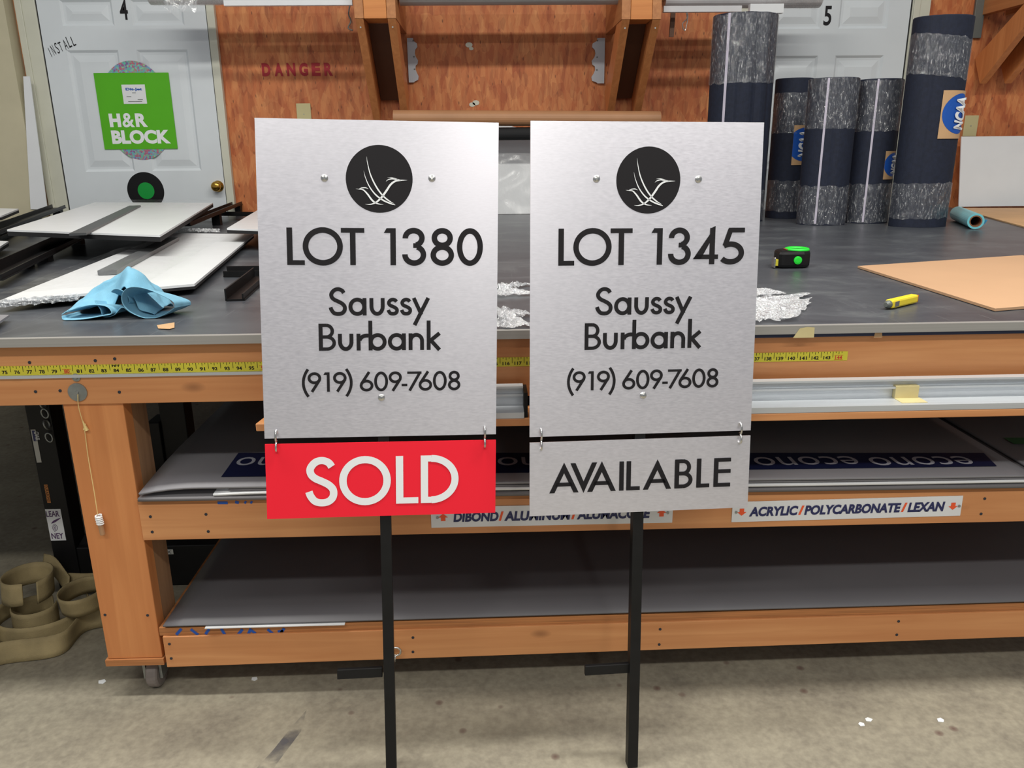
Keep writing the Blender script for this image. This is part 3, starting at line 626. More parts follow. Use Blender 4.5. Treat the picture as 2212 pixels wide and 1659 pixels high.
# shelf labels
def placard(name, lab, bl, br, hgt, pieces, arrows, up):
    a, b = at(*bl, y=-.08), at(*br, y=-.08); u = Vector((b.x - a.x, 0, b.z - a.z)); L = u.length; u.normalize(); v = Vector((-u.z, 0, u.x))
    t = thing(name, lab, 'sign', tuple((a + b) / 2), 'shelf labels on the middle beam')
    q = [a, a + u * L, a + u * L + v * hgt, a + v * hgt]
    MB().prism(q, (0, .06, 0)).build('plate', WHITE, t)
    fr = frame(a, u, v); mn = MB()
    loc = lambda px, py: (at(px, py, y=-.08) - a).dot(u)
    for s, p0, p1, col in pieces:
        x0, x1 = loc(p0, 1110), loc(p1, 1110)
        if s == '/': MB().add([fr((x0, .28 * hgt), .03), fr((x0 + .2, .28 * hgt), .03), fr((x1, .74 * hgt), .03), fr((x1 - .2, .74 * hgt), .03)], [(0, 1, 2, 3)]).build('orange_slash', ORANGE, t)
        else: k = text(s, fr, x0, .26 * hgt, x1 - x0, .48 * hgt, '', None, None, n=.03, bold=.045, shear=.14); mn.add(k.v, k.f)
    for px in arrows:
        x = loc(px, 1110); c = .5 * hgt; sg_ = 1 if up else -1
        P = [(-.42, 0), (0, .36), (.42, 0), (.2, 0), (.2, -.34), (-.2, -.34), (-.2, 0)]
        MB().add([fr((x + p[0], c + sg_ * p[1]), .03) for p in P], [(0, 1, 2), (3, 4, 5, 6)]).build('orange_arrow', ORANGE, t)
        MB().lathe([(.12, 0), (.12, .06)], fr((x + (.55 if px > arrows[0] else -.5), c), .02), (0, -1, 0), 10).build('screw', GALV, t)
    mn.build('navy_lettering', NAVYI, t)
placard('shelf_label', 'white shelf label with orange up arrows, partly hidden by both lot signs', (932, 1140), (1452, 1129), 1.95, (('DIBOND', 979, 1077, 0), ('/', 1077, 1088, 1), ('ALUMINUM', 1089, 1233, 0), ('/', 1234, 1245, 1), ('ALUMACORE', 1246, 1405, 0)), (957, 1429), True)
placard('shelf_label', 'white shelf label with navy ACRYLIC/POLYCARBONATE lettering and orange down arrows', (1580, 1128), (2074, 1114), 1.95, (('ACRYLIC', 1618, 1723, 0), ('/', 1724, 1736, 1), ('POLYCARBONATE', 1737, 1944, 0), ('/', 1945, 1957, 1), ('LEXAN', 1959, 2038, 0)), (1602, 2056), False)
# ================================================================== THE TWO LOT SIGNS
SC = .962
def sign_axes(o, yw, tl, ty):
    o = CP + (Vector((o[0], o[1], o[2] + CP.z)) - CP) * SC
    u = Vector((math.cos(yw), -math.sin(yw), 0)); v = Vector((0, math.sin(tl), math.cos(tl)))
    U = u * math.cos(ty) + v * math.sin(ty); V = -u * math.sin(ty) + v * math.cos(ty)
    return o, U * SC, V * SC
def local(fr_, px, py, n=0):           # where the view ray through a photo point meets the sign plane
    o, U, V = fr_; N = U.cross(V).normalized(); d = at(px, py, z=0) - CP
    o2 = o + N * n; t = (o2 - CP).dot(N) / d.dot(N); q = CP + d * t - o2
    a, b, c = U.dot(U), U.dot(V), V.dot(V); e, f = q.dot(U), q.dot(V); det = a * c - b * b
    return ((e * c - f * b) / det, (f * a - e * b) / det)
HERON = [([(998, 395), (1005, 450), (1030, 550), (1075, 645), (1125, 715), (1175, 760), (1228, 790)], [0, 5, 10, 13, 13, 12, 1]),
         ([(972, 515), (985, 570), (1020, 650), (1075, 720), (1140, 765), (1200, 790), (1238, 802)], [0, 5, 9, 12, 13, 12, 4]),
         ([(980, 797), (1020, 799), (1070, 783), (1120, 740), (1165, 680), (1200, 630), (1240, 600), (1285, 592), (1345, 590)], [0, 7, 13, 17, 18, 17, 15, 12, 0]),
         ([(1160, 603), (1180, 588), (1215, 580), (1250, 585), (1290, 591)], [0, 7, 10, 11, 8]),
         ([(1172, 572), (1205, 570), (1235, 577), (1262, 586)], [0, 5, 8, 8]),
         ([(902, 668), (930, 671), (965, 676), (1000, 710), (1035, 757), (1065, 783), (1100, 795), (1138, 799)], [0, 5, 10, 14, 15, 13, 8, 0]),
         ([(932, 668), (955, 660), (985, 658), (1010, 668)], [3, 8, 9, 0])]
def lot_sign(fr_, lab, pole, lot, lotx, disc_c, screws, saussy, burbank, phone, ylot, step):
    o, U, V = fr_; N = U.cross(V).normalized(); fr = frame(o, U, V)
    vf = -(o.z + N.z * -.65) / V.z                     # where the pole meets the floor
    base = fr((pole(vf), vf), -.65)
    t = thing('lot_sign', lab, 'sign', (base.x, base.y, 0), 'brushed aluminium lot signs on black stakes')
    def slab(x0, x1, y0, y1, n0, n1): return MB().hexa([fr((x0, y0), n0), fr((x1, y0), n0), fr((x1, y1), n0), fr((x0, y1), n0), fr((x0, y0), n1), fr((x1, y0), n1), fr((x1, y1), n1), fr((x0, y1), n1)])
    pn = slab(-9, 9, -24, 0, -.12, 0).build('panel', ALU, t)
    d = 5.0 / 575
    disc(fr, disc_c, 2.49, .02, BLACKLET, 'logo_disc', pn, 72)
    mb = MB()
    for pts, ws in HERON:
        c = spline([((x - 1104) * d + disc_c[0], -(y - 583) * d + disc_c[1]) for x, y in pts], 6); m = len(c)
        w = [(ws[min(int(i / 6), len(ws) - 1)] * (1 - (i % 6) / 6) + ws[min(int(i / 6) + 1, len(ws) - 1)] * ((i % 6) / 6)) * d * .95 + .005 for i in range(m)]
        for f in rib(c, w): mb.add([fr((p.x, p.y), .04) for p in f], [(0, 1, 2, 3)])
    mb.build('logo_heron', WHITELET, pn)
    letters(fr, [(lot, lotx, ylot, 2.78, .415), ('Saussy', saussy, -14.5, 2.12, .295), ('Burbank', burbank, -17.2, 2.08, .30), ('(919)609-7608', phone, -20.39, 1.51, .215)], BLACKLET, pn)
    for s in screws:
        MB().lathe([(.27, -.02), (.26, .05), (.2, .12), (.08, .16)], fr(s, 0), N, 18).lathe([(.05, 0), (.05, .175)], fr((s[0] + .06, s[1] + .05), 0), N, 6).build('screw', CHROME, t, smooth=False)
    q = .43
    top = -1.0
    MB().hexa([fr((pole(vf) + a, vf), n) for a, n in ((-q, -.15 - 2 * q), (q, -.15 - 2 * q), (q, -.15), (-q, -.15))] + [fr((pole(top) + a, top), n) for a, n in ((-q, -.15 - 2 * q), (q, -.15 - 2 * q), (q, -.15), (-q, -.15))]).build('pole', BLACK, t)
    for v in (-4.2, -20.9):
        slab(-4.6 if v > -10 else -.6, 4.6 if v > -10 else .6, v - .5, v + .5, -.15, -.125).build('mounting_strap', BLACK, t)
    s0, s1 = step
    MB().hexa([fr(p, n) for n in (-.9, -.5) for p in ((s0[0], s0[1] - .42), (s1[0], s1[1] - .42), (s1[0], s1[1] + .42), (s0[0], s0[1] + .42))]).build('foot_step', BLACK, t, bevel=.05)
    return t
def rider(fr_, lab, ug, corners, mat, word, xs, base, hgt, w, lmat):
    o, U, V = fr_; fr = frame(o, U, V)
    q = [local(fr_, *c) for c in corners]             # four corners of the hanging plate on the sign plane
    # a hanging plate is a true rectangle: take its mean axis
    tl, tr, br, bl = [Vector(c) for c in q]
    ctr = (tl + tr + br + bl) / 4; ax = ((tr - tl) + (br - bl)).normalized(); ay = Vector((-ax.y, ax.x))
    o2 = fr(ctr - ax * 0 + ay * 3.0, 0); U2 = U * ax.x + V * ax.y; V2 = U * ay.x + V * ay.y
    f2 = frame(o2, U2, V2)
    t = thing('rider_sign', lab, 'sign', tuple(f2((0, -6), -.06)), 'rider plates hung under the lot signs')
    MB().hexa([f2(p, n) for n in (-.12, 0) for p in ((-9, -6), (9, -6), (9, 0), (-9, 0))]).build('plate', mat, t)
    letters(f2, [(word, xs, base, hgt, w)], lmat, t)
    return f2
FL = sign_axes((-3.3209, -1.2836, 2.0313), -.07023, .1488, -.02615)
FR = sign_axes((16.9789, -1.2457, 1.7599), -.06865, .1419, -.0142)
FL = (FL[0], FL[1], FL[2])
SA = [-3.9, -2.54, -2.42, -1.06, -.83, .32, .47, 1.41, 1.49, 2.42, 2.38, 3.82]
BU = [-4.71, -3.40, -3.26, -2.09, -1.85, -1.04, -.94, .44, .54, 1.92, 2.13, 3.32, 3.53, 4.7]
PH = [-6.06, -5.66, -5.62, -4.59, -4.42, -3.95, -3.69, -2.66, -2.62, -2.2, -1.66, -.61, -.55, .52, .57, 1.59, 1.57, 2.01, 2.01, 3.12, 2.89, 3.94, 4.0, 5.08, 5.18, 6.15]
def poleline(F, p0, p1):
    a, b = local(F, *p0, n=-.15), local(F, *p1, n=-.15)
    return lambda v: a[0] + (b[0] - a[0]) * (v - a[1]) / (b[1] - a[1])
plL, plR = poleline(FL, (832.5, 1118), (845, 1655)), poleline(FR, (1379, 1112), (1367, 1655))
lot_sign(FL, 'brushed silver sign reading LOT 1380 on a black stake, above the red rider', plL, 'LOT1380', [-6.92, -5.62, -5.75, -2.77, -2.9, -1.15, .31, 1.21, 1.69, 3.51, 3.84, 5.64, 5.86, 7.86], (.02, -4.27), [(-4.04, -4.25), (3.96, -4.17), (0, -20.91)], SA, BU, PH, -10.68, (local(FL, 728, 1458, n=-.5), local(FL, 826, 1453, n=-.5)))
lot_sign(FR, 'brushed silver sign reading LOT 1345 on a black stake, above the AVAILABLE rider', plR, 'LOT1345', [-6.83, -5.6, -5.68, -2.71, -2.8, -1.09, .40, 1.28, 1.75, 3.55, 3.73, 5.74, 5.88, 7.82], (.06, -4.31), [(-3.96, -4.21), (3.98, -4.23), (.05, -20.9)], SA, BU, PH, -10.68, (local(FR, 1264, 1450, n=-.5), local(FR, 1360, 1444, n=-.5)))
f2L = rider(FL, 'red rider plate reading SOLD hung below the LOT 1380 sign', None, [(570.9, 959.2), (1071.1, 950.4), (1070.4, 1107.3), (578, 1122)], RED, 'SOLD', [-5.97, -3.51, -3.37, .66, 1.06, 2.82, 3.02, 6.03], -5.02, 3.88, .58, WHITELET)
f2R = rider(FR, 'silver rider plate reading AVAILABLE hung below the LOT 1345 sign', None, [(1144.4, 955.6), (1621, 939.9), (1613.6, 1096.6), (1145.2, 1116.2)], ALU, 'AVAILABLE', [-7.42, -5.06, -5.74, -3.58, -4.36, -2.03, -1.77, -1.39, -1.18, -.07, .19, 2.52, 2.79, 4.3, 4.61, 5.69, 6.04, 7.44], -4.17, 2.4, .365, BLACKLET)
for F, f2, u, lab in ((FL, f2L, -8.1, 'silver s-hook at the red rider corner nearer the blue cloth'), (FL, f2L, 8.1, 'silver s-hook at the SOLD rider corner beside the gap between the signs'), (FR, f2R, -8.1, 'silver s-hook at the AVAILABLE rider corner beside the gap between the signs'), (FR, f2R, 8.1, 'silver s-hook at the AVAILABLE rider corner nearer the ACRYLIC label')):
    fr = frame(*F); a = fr((u, -23.68), 0); b = f2((u, -.28), 0); N = F[1].cross(F[2]).normalized(); up = (a - b).normalized(); L = (a - b).length
    r = .3; pts = []
    for k in range(9): th = math.radians(-60 + 240 * k / 8); pts.append(a + up * (.28 * math.sin(th) + .05) - N * (.32 * math.cos(th)) * 1.0 + N * .0)
    pts = [a - N * .34 - up * .1] + [a + up * .3 * math.sin(t) - N * .34 * math.cos(t) for t in (math.pi * k / 8 for k in range(0, 9))] + [a + N * .34 - up * .25, (a + b) / 2 + N * .2, (a + b) / 2 - N * .1, (a + b) / 2 + N * .2 - up * .12, b + N * .32 + up * .2] + [b - up * .3 * math.sin(t) + N * .34 * math.cos(t) for t in (math.pi * k / 8 for k in range(0, 9))]
    tag(MB().tube(spline(pts, 3), .085, 8).build('s_hook', CHROME, smooth=True), lab, 'hook', 's-hooks joining riders to signs')
# ================================================================== ON THE TABLE, LEFT SIDE
ZT = 34.62
def q2(pts, z): return [at(x, y, z=z) for x, y in pts]
def board(name, lab, cat, pts, z, th, mat, group=None, edge=None):
    p = q2(pts, z); t = thing(name, lab, cat, tuple(sum((Vector(v) for v in p), Vector()) / len(p) - Vector((0, 0, th))), group)
    MB().prism([v - Vector((0, 0, th)) for v in p], (0, 0, th)).build('board_face' if edge is None else 'panel', mat, t)
    return t, p
GS = 'white sign panels laid out on the black table'
def bar_on(t, a, b, w, h, z, name, mat=None, both=True):
    a, b = Vector((a.x, a.y, z)), Vector((b.x, b.y, z)); d = (b - a).normalized(); s = Vector((-d.y, d.x, 0))
    m = MB().bar(a, b, w, .14)
    m.bar(a + s * (w / 2 - .06) + Vector((0, 0, h / 2)), b + s * (w / 2 - .06) + Vector((0, 0, h / 2)), .12, h)
    return m.build(name, mat or BLACK, t)
# panel wrapped in film nearest the blue cloth
p2, c2 = board('sign_panel', 'film wrapped white sign panel behind the blue cloth', 'sign', [(-3, 650), (420, 613), (548, 506), (367, 503)], 35.75, .25, WHITE, GS, 1)
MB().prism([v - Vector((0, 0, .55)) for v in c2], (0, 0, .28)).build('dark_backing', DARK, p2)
a, b = at(232, 590, z=36), at(372, 517, z=36)
MB().bar(Vector((a.x, a.y, 36.05)), Vector((b.x, b.y, 36.05)), 2.0, .5).build('stake_bar', plain('grey_stake', (96, 98, 100), .35), p2)
def filmover(u, v):
    e0 = c2[0].lerp(c2[1], u * .75); e1 = c2[3].lerp(c2[2], u * .8); p = e0.lerp(e1, v * .8)
    h = .62 + .45 * math.sin(math.pi * min(1, v * 1.2)) * (1 - u) ** .5 * math.sin(math.pi * u) + .12 * mnoise.noise(p * .35)
    return p + Vector((0, 0, max(.56, h)))
MB().grid(filmover, 26, 34).build('wrap_film', CLEAR, p2, smooth=True)
def edgefilm(t, a, b, hh, n, name):
    random.seed(n)
    def f(u, v):
        p = a.lerp(b, u); k = mnoise.noise(Vector((u * 14, v * 3, n))) * .35
        return p + Vector((k * .6, -abs(k) * 1.2 - .25, -hh * v + k * .5 + .06))
    return MB().grid(f, 48, 5).build(name, CRUMP, t)
edgefilm(p2, c2[0] + Vector((0, -.2, .1)), c2[0].lerp(c2[1], .4) + Vector((0, -.3, .1)), .7, 4, 'crinkled_film')
edgefilm(p2, c2[3].lerp(c2[2], .05) + Vector((0, .6, .8)), c2[3].lerp(c2[2], .6) + Vector((0, .6, .7)), .6, 9, 'crinkled_film')
# panel with a long black stake
p1, c1 = board('sign_panel', 'white sign panel with black stake across it, in front of the record disc', 'sign', [(15, 496), (345, 508), (460, 438), (205, 437)], 38.6, .25, WHITE, GS, 1)
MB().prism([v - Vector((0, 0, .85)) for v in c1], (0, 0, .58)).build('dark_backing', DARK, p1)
a, b = at(168, 507, z=38.7), at(292, 446, z=38.7)
MB().bar(Vector((a.x, a.y, 38.75)), Vector((b.x, b.y, 38.75)), 2.0, .3).build('stake_bar', plain('charcoal_stake', (66, 68, 70), .4), p1)
def filmover1(u, v):
    p = c1[0].lerp(c1[1], .35 + .65 * u).lerp(c1[3].lerp(c1[2], .0 + u), .72 + .28 * v)
    return p + Vector((0, 0, .5 + .5 * math.sin(math.pi * v) + .3 * mnoise.noise(p * .3)))
MB().grid(filmover1, 20, 10).build('wrap_film', CLEAR, p1, smooth=True)
p3, c3 = board('sign_panel', 'white sign panel corner showing just behind the LOT 1380 sign edge', 'sign', [(490, 493), (640, 499), (700, 440), (590, 434)], 37.8, .25, WHITE, GS, 1)
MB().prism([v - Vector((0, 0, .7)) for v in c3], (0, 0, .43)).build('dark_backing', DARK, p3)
p4, c4 = board('sign_panel', 'white sign panel corner in front of the beige wall', 'sign', [(-60, 473), (3, 466), (40, 451), (-40, 449)], 39, .25, WHITE, GS, 1)
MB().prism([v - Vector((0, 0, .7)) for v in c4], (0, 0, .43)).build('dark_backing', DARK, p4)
p5, c5 = board('sign_panel', 'white sign panel tip above the short black bar', 'sign', [(-60, 548), (-10, 539), (18, 521), (-50, 518)], 36.2, .25, WHITE, GS, 1)
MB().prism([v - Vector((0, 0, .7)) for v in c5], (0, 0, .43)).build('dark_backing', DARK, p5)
p6, c6 = board('sign_panel', 'pale sign panel tip at the table edge, nearest the aluminium trim', 'sign', [(-50, 712), (-8, 699), (20, 680), (-40, 679)], 35.2, .2, GREYL, GS, 1)
# loose angle-iron stakes
GK = 'black angle-iron stakes on the table'
def stake(lab, p0, p1, z, w=1.9, h=1.3, blocks=True):
    a, b = at(*p0, z=z), at(*p1, z=z); a.z = b.z = z
    m = MB(); d = (b - a).normalized(); s = Vector((-d.y, d.x, 0))
    m.bar(a, b, w, .16); m.bar(a + s * (w / 2 - .08) + Vector((0, 0, h / 2)), b + s * (w / 2 - .08) + Vector((0, 0, h / 2)), .16, h)
    t = thing('angle_stake', lab, 'stake', tuple((a + b) / 2), GK)
    m.build('angle_iron', BLACK, t)
    MB().bar(a - s * (w / 2 - .2) + Vector((0, 0, .3)), b - s * (w / 2 - .2) + Vector((0, 0, .3)), .16, .6).build('rear_flange', BLACK, t)
    for k in (.5, .96) if blocks else ():
        c = a.lerp(b, k); MB().bar(Vector((c.x, c.y, ZT)), Vector((c.x, c.y, z + .02)), 1.6, 1.4, (0, 1, 0)).build('end_block', BLACK, t)
    return t
stake('long black angle stake running under the white panel towards the table edge', (-20, 606), (172, 512), 35.6, 2.4)
stake('black angle stake behind the white panels, ending at the door casing', (-20, 506), (128, 449), 37.0, 2.8, .8)
stake('second black stake lying along the one by the door casing', (-20, 524), (100, 473), 34.72, 2.0, .6, False)
stake('short black stake lying level at the photo edge below the long stake', (-20, 578), (68, 578), 34.72, 1.4, .6, False)
stake('black stake slanting up towards the strand board wall', (398, 488), (516, 440), 37.0, 2.2, .6)
stake('black stake lying level behind the film wrapped panel', (408, 464), (560, 466), 35.6, 1.8, .7, False)
stake('short level black stake beside the LOT 1380 sign', (487, 595), (580, 594), 34.72, 1.6, 1.0, False)
stake('black stake pointing at the table edge beside the LOT 1380 sign', (508, 648), (566, 598), 34.72, 1.9, 1.1, False)
# blue cloth, crumpled
def cloth():
    t_ = None
    A = at(133, 684, z=ZT); B = at(378, 662, z=ZT); m = MB()
    W_ = B.x - A.x
    prof = spline([(0, .3, 0), (.13, 1.35, 0), (.3, 2.5, 0), (.48, 3.35, 0), (.63, 4.2, 0), (.75, 3.9, 0), (.86, 2.2, 0), (1, .5, 0)], 8)
    def ip(u):
        for p, q in zip(prof, prof[1:]):
            if u <= q.x: return p.y + (q.y - p.y) * (u - p.x) / max(1e-6, q.x - p.x)
        return prof[-1].y
    def main(u, v):      # v 0 back foot, .5 ridge, 1 front lip
        x = A.x + W_ * u; hr = ip(u)
        yr = A.y + 2.7 + .7 * math.sin(u * 5)
        if v < .5:
            s = v / .5; z = hr * math.sin(s * math.pi / 2) ** .8; y = yr + 1.5 * (1 - s) + .4
        else:
            s = (v - .5) / .5
            lip = .42 + .16 * math.sin(u * 9 + 1) + .10 * math.sin(u * 21)
            z = hr * (1 - s * (1 - lip * .9)) + .35 * math.sin(s * 7 + u * 9) * (1 - s) * min(1, hr / 2)
            y = yr - 2.7 * s - .5 * math.sin(s * math.pi) * math.cos(u * 8)
        k = .42 * mnoise.noise(Vector((u * 5, v * 3, 2))) + .2 * mnoise.noise(Vector((u * 13, v * 6, 5)))
        return Vector((x + .3 * k, y + k, max(ZT + .06, ZT + z + k * min(1, hr))))
    m.grid(main, 70, 40)
    def fold(cx, cy, pts, dep, wob):   # folded loop of cloth lying under the lip: outline (x,z) swept back with wobble
        c = spline([Vector((a, b, 0)) for a, b in pts], 8); n = len(c) - 1
        def g(u, v):
            p = c[min(n, int(round(u * n)))]
            return Vector((cx + p.x + wob * v * .8 + .12 * mnoise.noise(Vector((u * 5, v * 3, cx))), cy + dep * v - .25 * math.sin(u * 5), ZT + .07 + max(0, p.y * (1 - .35 * v))))
        m.grid(g, n, 10)
    R = at(318, 690, z=ZT)
    fold(R.x, R.y, [(2.5, .9), (2.45, 1.5), (1.6, 2.1), (.2, 2.75), (-1.0, 2.85), (-1.75, 2.3), (-1.9, 1.4), (-1.4, .6), (-.4, .05), (.6, .0), (1.6, .35), (2.45, .9)], 3.2, .4)
    C = at(252, 690, z=ZT)
    fold(C.x, C.y + .5, [(-1.9, 1.6), (-1.5, .9), (-1.3, .15), (-.4, .25), (.4, .9), (1.0, .35), (1.6, .0)], 2.6, -.3)
    fold(C.x + .2, C.y + .6, [(-.6, 2.3), (0, 2.6), (.7, 2.2), (.9, 1.4), (.3, 1.0), (.1, 1.7)], 2.0, .2)
    Lp = at(185, 692, z=ZT)
    fold(Lp.x, Lp.y + .1, [(-2.1, .35), (-1.9, .02), (-1.0, .0), (.2, .1), (1.4, .3), (2.3, .5), (1.9, 1.1), (.6, 1.25), (-.8, .95), (-1.8, .6)], 2.6, .5)
    return tag(m.build('cleaning_cloth', CLOTH, None, solid=.09, smooth=True, subsurf=1), 'crumpled light blue microfibre cloth near the table edge', 'cloth')
cloth()
p = q2([(339, 703), (377, 697), (377, 708), (366, 711), (342, 710)], ZT + .05)
tag(MB().prism(p, (0, 0, .03)).build('paper_scrap', KRAFT), 'small torn tan paper scrap on the table edge under the blue cloth', 'paper')
# crumpled clear film scraps behind and beside the LOT 1345 sign
def scrap(name, lab, outline, seed, mat=CRUMP, hz=1.0):
    P = q2(outline, ZT + .05); n = len(P) // 2; lo = P[:n]; hi = P[n:][::-1]
    def ev(L, u): f = u * (len(L) - 1); i = min(int(f), len(L) - 2); return L[i].lerp(L[i + 1], f - i)
    def g(u, v):
        p = ev(lo, u).lerp(ev(hi, u), v); s = Vector((p.x * .9, p.y * .55, seed))
        j = Vector((mnoise.noise(s * 2.2), mnoise.noise(s * 2.2 + Vector((9, 3, 1))) * 1.5, 0)) * .35
        return p + j + Vector((0, 0, .08 + hz * (abs(mnoise.noise(s * 1.7)) + .6 * abs(mnoise.noise(s * 4.5))) * (.35 + .65 * math.sin(math.pi * v))))
    return tag(MB().grid(g, 90, 26).build(name, mat), lab, 'film')
scrap('film_scrap', 'crumpled clear film pointing right beside the LOT 1345 sign, farther from the edge', [(1180, 656), (1400, 654), (1600, 649), (1660, 643), (1697, 636), (1180, 626), (1400, 622), (1600, 624), (1650, 627), (1697, 635)], 3)
scrap('film_scrap', 'crumpled clear film beside the LOT 1345 sign, nearest the aluminium trim', [(1180, 700), (1400, 700), (1600, 699), (1640, 698), (1720, 693), (1755, 650), (1180, 671), (1400, 671), (1600, 671), (1640, 668), (1700, 660), (1752, 636)], 8)
scrap('film_scrap', 'crumpled clear film in the gap between the signs, farther from the edge', [(1020, 643), (1060, 643), (1100, 642), (1165, 637), (1020, 622), (1060, 620), (1100, 617), (1165, 615)], 13)
scrap('film_scrap', 'crumpled clear film in the gap between the signs, at the table edge', [(1020, 711), (1060, 711), (1105, 711), (1165, 707), (1020, 672), (1060, 670), (1105, 674), (1165, 680)], 21)
# ================================================================== ON THE TABLE, RIGHT SIDE
tb, _c = board('tan_board', 'flat tan board with yellow edge lying beside the yellow cutter', 'board', [(1853, 574.5), (2150, 666.5), (2600, 630), (2208, 551)], 34.9, .24, TANB, None)
tb2, _c = board('tan_board', 'tan plywood sheet flat at the back behind the cyan roll', 'board', [(2062, 449), (2212, 489), (2500, 560), (2500, 449)], 34.85, .22, plain('pale_plywood', (222, 178, 128), .55, 0, .08, 6), None)
a, b, c, d = at(2050, 444, z=35.0), at(2480, 456, z=35.0), at(2490, 300, y=124), at(2077, 295, y=123.6)
a.y = min(a.y, 119); b.y = 119; b.x = max(b.x, a.x + 22); c.x = b.x + .5
d = at(2077, 295, y=122.5); a = at(2050, 444, z=35.05); a = Vector((d.x - .6, 118.5, 34.9)); b = Vector((148, 118.5, 34.9)); c = Vector((148, 122.5, d.z))
tag(MB().prism([a, b, c, d], (0, .3, 0)).build('white_board', WHITE), 'blank white board leaning on the wall behind the tan plywood', 'board')
# yellow cutter
a, b = at(1920, 657, z=ZT + .45), at(1975, 644, z=ZT + .45); kd = (b - a).normalized()
ct = thing('marking_cutter', 'yellow pocket cutter with grey window lying near the tan board corner', 'tool', ((a.x + b.x) / 2, (a.y + b.y) / 2, ZT))
MB().bar(a, b, .82, .78).build('body', YEL, ct, bevel=.18)
MB().lathe([(.36, 0), (.36, .25), (.2, .55)], a, -kd, 14).build('nose', GREYMET, ct)
n_ = kd.cross(Vector((0, 0, 1))).normalized()
MB().bar(a + kd * .35 + n_ * .4, a + kd * 1.05 + n_ * .4, .06, .46).build('window', GREYS, ct)
MB().bar(b, b + kd * .06, .7, .66).build('end_cap', plain('orange_plastic', (224, 120, 50), .4), ct)
# tape measure case
a, b = at(1683, 581, z=ZT), at(1766, 583, z=ZT); tmx = thing('tape_measure', 'black tape measure with bright green ring and button on the table', 'tape measure', ((a.x + b.x) / 2, a.y + 1.6, ZT))
cx, cy = (a.x + b.x) / 2, a.y + 1.7; wx = (b.x - a.x) / 2; hz = 2.05
ol = [(cx - wx, cy - 1.3), (cx - wx + .25, cy - 1.6), (cx + wx - 1.2, cy - 1.6), (cx + wx - .35, cy - 1.15), (cx + wx, cy - .3), (cx + wx - .05, cy + .7), (cx + wx - .6, cy + 1.4), (cx + wx - 1.4, cy + 1.7), (cx - wx + .9, cy + 1.7), (cx - wx + .25, cy + 1.1), (cx - wx, cy + .2)]
MB().prism([(x, y, ZT + .02) for x, y in ol], (0, 0, hz)).build('case', BLACK, tmx, bevel=.5)
MB().tube([(cx + .55 + 1.25 * math.cos(k / 28 * 6.283), cy + .1 + 1.2 * math.sin(k / 28 * 6.283), ZT + hz + .02) for k in range(28)], .24, 8, True).build('green_ring', GREENP, tmx, smooth=True)
MB().lathe([(1.1, 0), (1.1, .06)], (cx + .55, cy + .1, ZT + hz), (0, 0, 1), 32).build('ring_face', plain('dark_green_face', (20, 80, 40), .4), tmx)
MB().lathe([(.48, 0), (.48, .16), (.3, .2)], (cx + .1, cy - 1.58, ZT + 1.0), (0, -1, 0), 24).build('green_button', GREENP, tmx)
MB().box(cx - wx - .35, cx - wx + .05, cy - 1.25, cy - .6, ZT + .3, ZT + 1.05).build('blade_tip', YTAPE, tmx, bevel=.04)
MB().box(cx - wx - .55, cx - wx - .36, cy - 1.4, cy - .5, ZT + .1, ZT + 1.3).build('hook', CHROME, tmx, bevel=.04)
MB().box(cx - 1.0, cx - .5, cy - .5, cy + .5, ZT + hz + .02, ZT + hz + .16).build('lock_slider', plain('brick_plastic', (140, 76, 60), .5), tmx, bevel=.05)
# navy matting rolls
def spiral(cx, cy, rx, ry, z0, z1, turns=3, seed=0, dents=()):
    m = MB(); n = 72
    def rr(t): return 1 + sum(-d * math.exp(-((math.atan2(math.sin(t - a), math.cos(t - a))) / w) ** 2) for a, d, w in dents)
    out = [(cx + rx * rr(k / n * 6.2832) * math.cos(k / n * 6.2832), cy + ry * rr(k / n * 6.2832) * math.sin(k / n * 6.2832)) for k in range(n)]
    rows = [(1.0, z0), (1.0, z1 - .15), (.97, z1), (.93, z1), (.93, z1 - .5), (.9, z1 - .5), (.9, z1 - .05), (.8, z1 - .05), (.8, z1 - .7), (.76, z1 - .7), (.76, z1 - .1), (.6, z1 - .1), (.6, z1 - 1.5), (.01, z1 - 1.6)]
    vs = [(cx + (x - cx) * s, cy + (y - cy) * s, z) for s, z in rows for x, y in out]
    m.add(vs, [(i * n + k, i * n + (k + 1) % n, (i + 1) * n + (k + 1) % n, (i + 1) * n + k) for i in range(len(rows) - 1) for k in range(n)] + [tuple(range(n))[::-1]])
    return m, out
def shell(out, cx, cy, z0, z1, k, seed, slant=0):
    n = len(out); m = MB(); nz = 14
    def f(u, v):
        i = int(round(u * n)) % n; x, y = out[i]; z = z0 + (z1 - z0) * v
        c = mnoise.noise(Vector((x * .8, y * .8, z * .5 + seed))) * .14
        g = 1 + k / 5 + c / 5
        return (cx + (x - cx) * g, cy + (y - cy) * g, max(ZT + .03, z + .35 * mnoise.noise(Vector((x, y, seed))) + slant * (x - cx)))
    return m.grid(f, n, nz)
def patch(out, cx, cy, a0, a1, z0, z1, off):
    n = len(out); i0, i1 = int(a0 / 360 * n), int(a1 / 360 * n); m = MB()
    def f(u, v):
        t = i0 + (i1 - i0) * u; i = int(math.floor(t)); s = t - i; x = out[i % n][0] * (1 - s) + out[(i + 1) % n][0] * s; y = out[i % n][1] * (1 - s) + out[(i + 1) % n][1] * s
        g = 1 + off / 5; return (cx + (x - cx) * g, cy + (y - cy) * g, z0 + (z1 - z0) * v)
    return m.grid(f, max(3, i1 - i0), 4), f
GR = 'navy matting rolls wrapped in plastic film'
